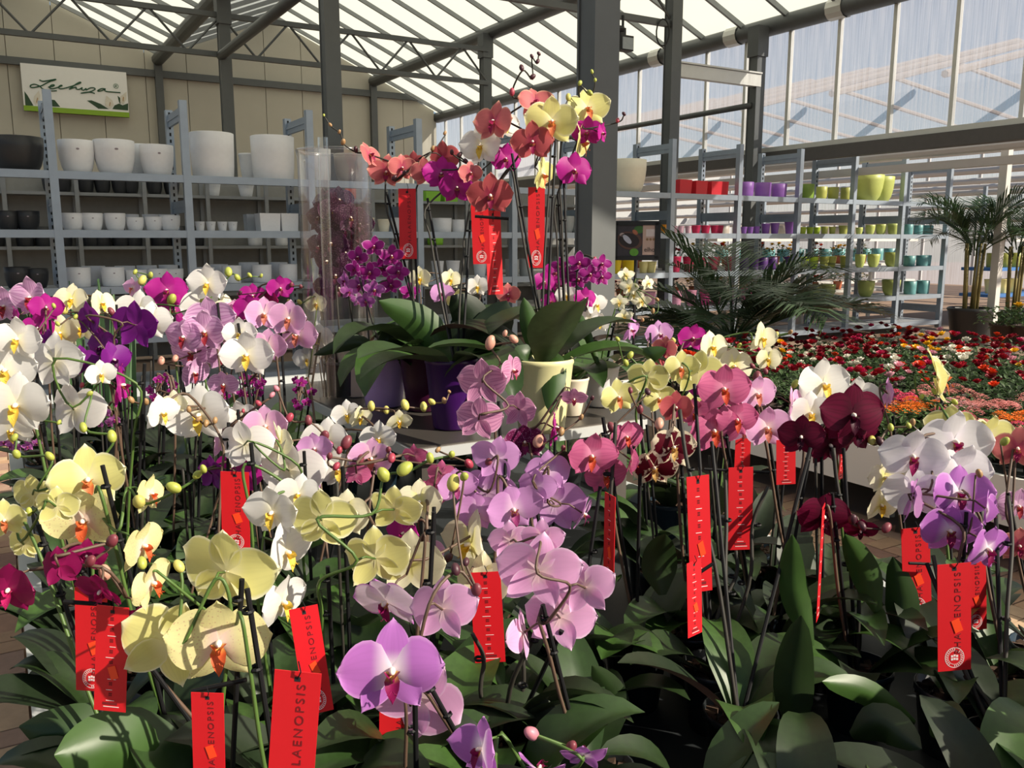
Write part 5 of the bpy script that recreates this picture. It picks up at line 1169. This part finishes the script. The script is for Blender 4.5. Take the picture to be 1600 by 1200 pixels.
def disc(x, z, rx, rz, c, nm, y=-.005, rot=0, n=18):
    vs = [(x+rx*math.cos(a*6.283/n)*math.cos(rot)-rz*math.sin(a*6.283/n)*math.sin(rot), y, zc+z+rx*math.cos(a*6.283/n)*math.sin(rot)+rz*math.sin(a*6.283/n)*math.cos(rot)) for a in range(n)]
    ob(nm, MB().add(vs, [tuple(range(n))]).mesh(nm, mat('pr_'+c.lstrip('#'), c, .6, 0, .2, 40)), pic)
u = ws/66
disc(-10*u, 0, 20*u, 14*u, '#5b4038', 'bowl_print', -.0045, -.2); disc(-11*u, .5*u, 16*u, 11*u, '#2a2224', 'soil_print', -.005, -.2)
disc(-14*u, 2*u, 9*u, 4*u, '#b9bcca', 'can_print', -.0055, -.8); disc(4*u, 17*u, 8*u, 6*u, '#3f6a33', 'herb_print', -.005); disc(-3*u, -18*u, 7*u, 6*u, '#5f9a34', 'herb_print', -.005)
disc(-2*u, 13*u, 5*u, 3*u, '#a8664a', 'hand_print', -.0056, -.7); disc(-22*u, 9*u, 4*u, 3*u, '#b8a4a0', 'stone_print', -.005)
ob('caption_panel', MB().box((20*u, -.0035, zc+1*u), (20*u, .004, 46*u)).mesh('caption_panel', mat('pr_beige', '#bfa396', .6, 0, .08, 6)), pic)
ob('caption_box', MB().box((22*u, -.006, zc+12*u), (14*u, .002, 11*u)).mesh('caption_box', mat('pr_pale', '#d3c6c2', .6)), pic)
for i in range(3): disc((17+5*i)*u, 2*u, 2*u, 2*u, '#8d6f4e', 'icon_print', -.0072)
ob('lettering', TXT_ELHO, pic, (21*u, -.0075, zc-14*u), (math.pi/2, 0, 0), .85)

# ================================================================ PLANTS AND BENCHES BEHIND THE COLOURED SHELVING
fbm = leaf_mat('bedding_leaf', '#3a5a2e', '#4a6a3c', .5); bb = [bush(40+s, 90, .22, .34, .09, fbm, .05) for s in range(3)]
o = thing('rear_table', 'long pale table of bedding plants behind the coloured pots', 'table', B(0, 0), ANG)
ob('table_top', MB().box((11.5, 11.4, 1.12), (9.2, .8, .04)).mesh('table_top', white_steel), o)
ob('lower_shelf', MB().box((11.5, 11.4, .62), (9.2, .8, .04)).mesh('lower_shelf', white_steel), o)
for x in (7.1, 9, 11, 13, 15.9):
    for y in (11.05, 11.75): ob('leg', MB().box((x, y, .56), (.06, .06, 1.12)).mesh('leg', white_steel), o)
spots = [(8.9, 'cerise pink'), (9.22, 'crimson red'), (10.05, 'crimson red'), (10.5, 'golden yellow'), (11.0, 'orange red'), (11.25, 'golden yellow'), (12.0, 'orange red'), (12.5, 'golden yellow'), (12.95, 'golden yellow'), (13.6, 'orange red'), (14.3, 'golden yellow'), (15.0, 'white')]
for i, (t, c) in enumerate(spots):
    for lv, z in ((1, 1.14), (0, .64)):
        root = thing('bedding_plant', f'leafy plant with {c} flowers '+('on the table' if lv else 'on the low board')+' behind the coloured pots', 'plant', B(t, 11.3, z), random.random()*6, f'{c} bedding plants behind the pots, '+('upper' if lv else 'lower'))
        ob('pot', pot_of('taper', 'terracotta', '#b5623f'), root, scale=(.18, .18, .16)); ob('foliage', random.choice(bb), root, (0, 0, .1), scale=.8 if lv else .6)
        for q in range(5): 
            a = random.random()*6.28; r = .16*math.sqrt(random.random())
            ob('bloom', blooms[c], root, (r*math.cos(a), r*math.sin(a), random.uniform(.26, .4) if lv else random.uniform(.22, .3)), scale=1.6)
# far shelf with yellow pots beyond the palms
def far_shelf(t0, t1, g, label, blue):
    o = thing('far_shelf', label, 'shelf', B(0, 0), ANG)
    m2 = mat('blue_shelf', '#3c6fae', .5) if blue else white_steel
    for z in (.55, 1.05, 1.6): ob('shelf', MB().box(((t0+t1)/2, g, z), (t1-t0, .7, .06)).mesh('shelf', m2 if z < 1.2 else white_steel), o)
    x = t0
    while x <= t1+.01:
        ob('upright', MB().box((x, g, 1.3), (.06, .06, 2.6)).mesh('upright', rack_m), o); x += (t1-t0)/4
    return o
far_shelf(16.2, 22, 9.6, 'far white shelf with blue boards and pale yellow pots past the palm', True)
far_shelf(13.8, 21, 14.5, 'distant white shelf behind the teal pots', False)
for i in range(15):
    for (z, c, nm, st_) in ((.581, 'paleyellow', 'pale yellow', 'taper'), (1.081, 'khaki', 'khaki', 'cyl')):
        tt = 16.5+.37*i
        if abs(((tt-16.2+.725) % 1.45)-.725) < .17: continue
        tag(ob('plant_pot', pot_of(st_, c, '#ecdc96'), None, B(tt, 9.5, z), (0, 0, ANG), (.26, .26, .27)), f'{nm} pot on the far blue shelf past the palm', 'pot', f'{nm} pots on the far blue shelf')
for i in range(14):
    tag(ob('plant_pot', pot_of('cyl', 'greybeige', '#a89f95'), None, B(14.2+.5*i, 14.4, 1.631), (0, 0, ANG), (.3, .3, .3)), 'grey pot on the distant white shelf', 'pot', 'grey pots on the distant white shelf')
    tag(ob('plant_pot', pot_of('cyl', 'teal', '#5f9496'), None, B(14.2+.5*i, 14.4, 1.081), (0, 0, ANG), (.3, .3, .3)), 'teal pot on the distant white shelf', 'pot', 'teal pots on the distant white shelf')
# sword-leaved plant behind the rear of the bench
p = at(150, 560, 3.9); p.z = 0
root = thing('sword_plant', 'upright sword leaved green plant in a pot behind the bench', 'plant', p)
ob('pot', bigpot, root, scale=.9)
for i in range(13):
    a = i*2.4; r = .03+.16*random.random(); h = random.uniform(.8, 1.0); w_ = .035
    b = MB(); vs = []
    lean = Vector((math.cos(a), math.sin(a), 0))*random.uniform(.0, .22); sd = Vector((-math.sin(a+.8), math.cos(a+.8), 0))
    for k in range(6):
        u = k/5; c = Vector((r*math.cos(a), r*math.sin(a), .45))+Vector((0, 0, h*u))+lean*u*u
        ww = w_*(1-u**2.2)+.001; vs += [c-sd*ww, c+Vector((math.cos(a), math.sin(a), 0))*-.008, c+sd*ww]
    ob('leaf', b.add(vs, [f for k in range(5) for f in ((k*3, k*3+1, k*3+4, k*3+3), (k*3+1, k*3+2, k*3+5, k*3+4))], [(.3, .3)]*len(vs)).mesh('leaf', leaf_mat('sword_leaf', '#4c6f45', '#4f6f48')), root)
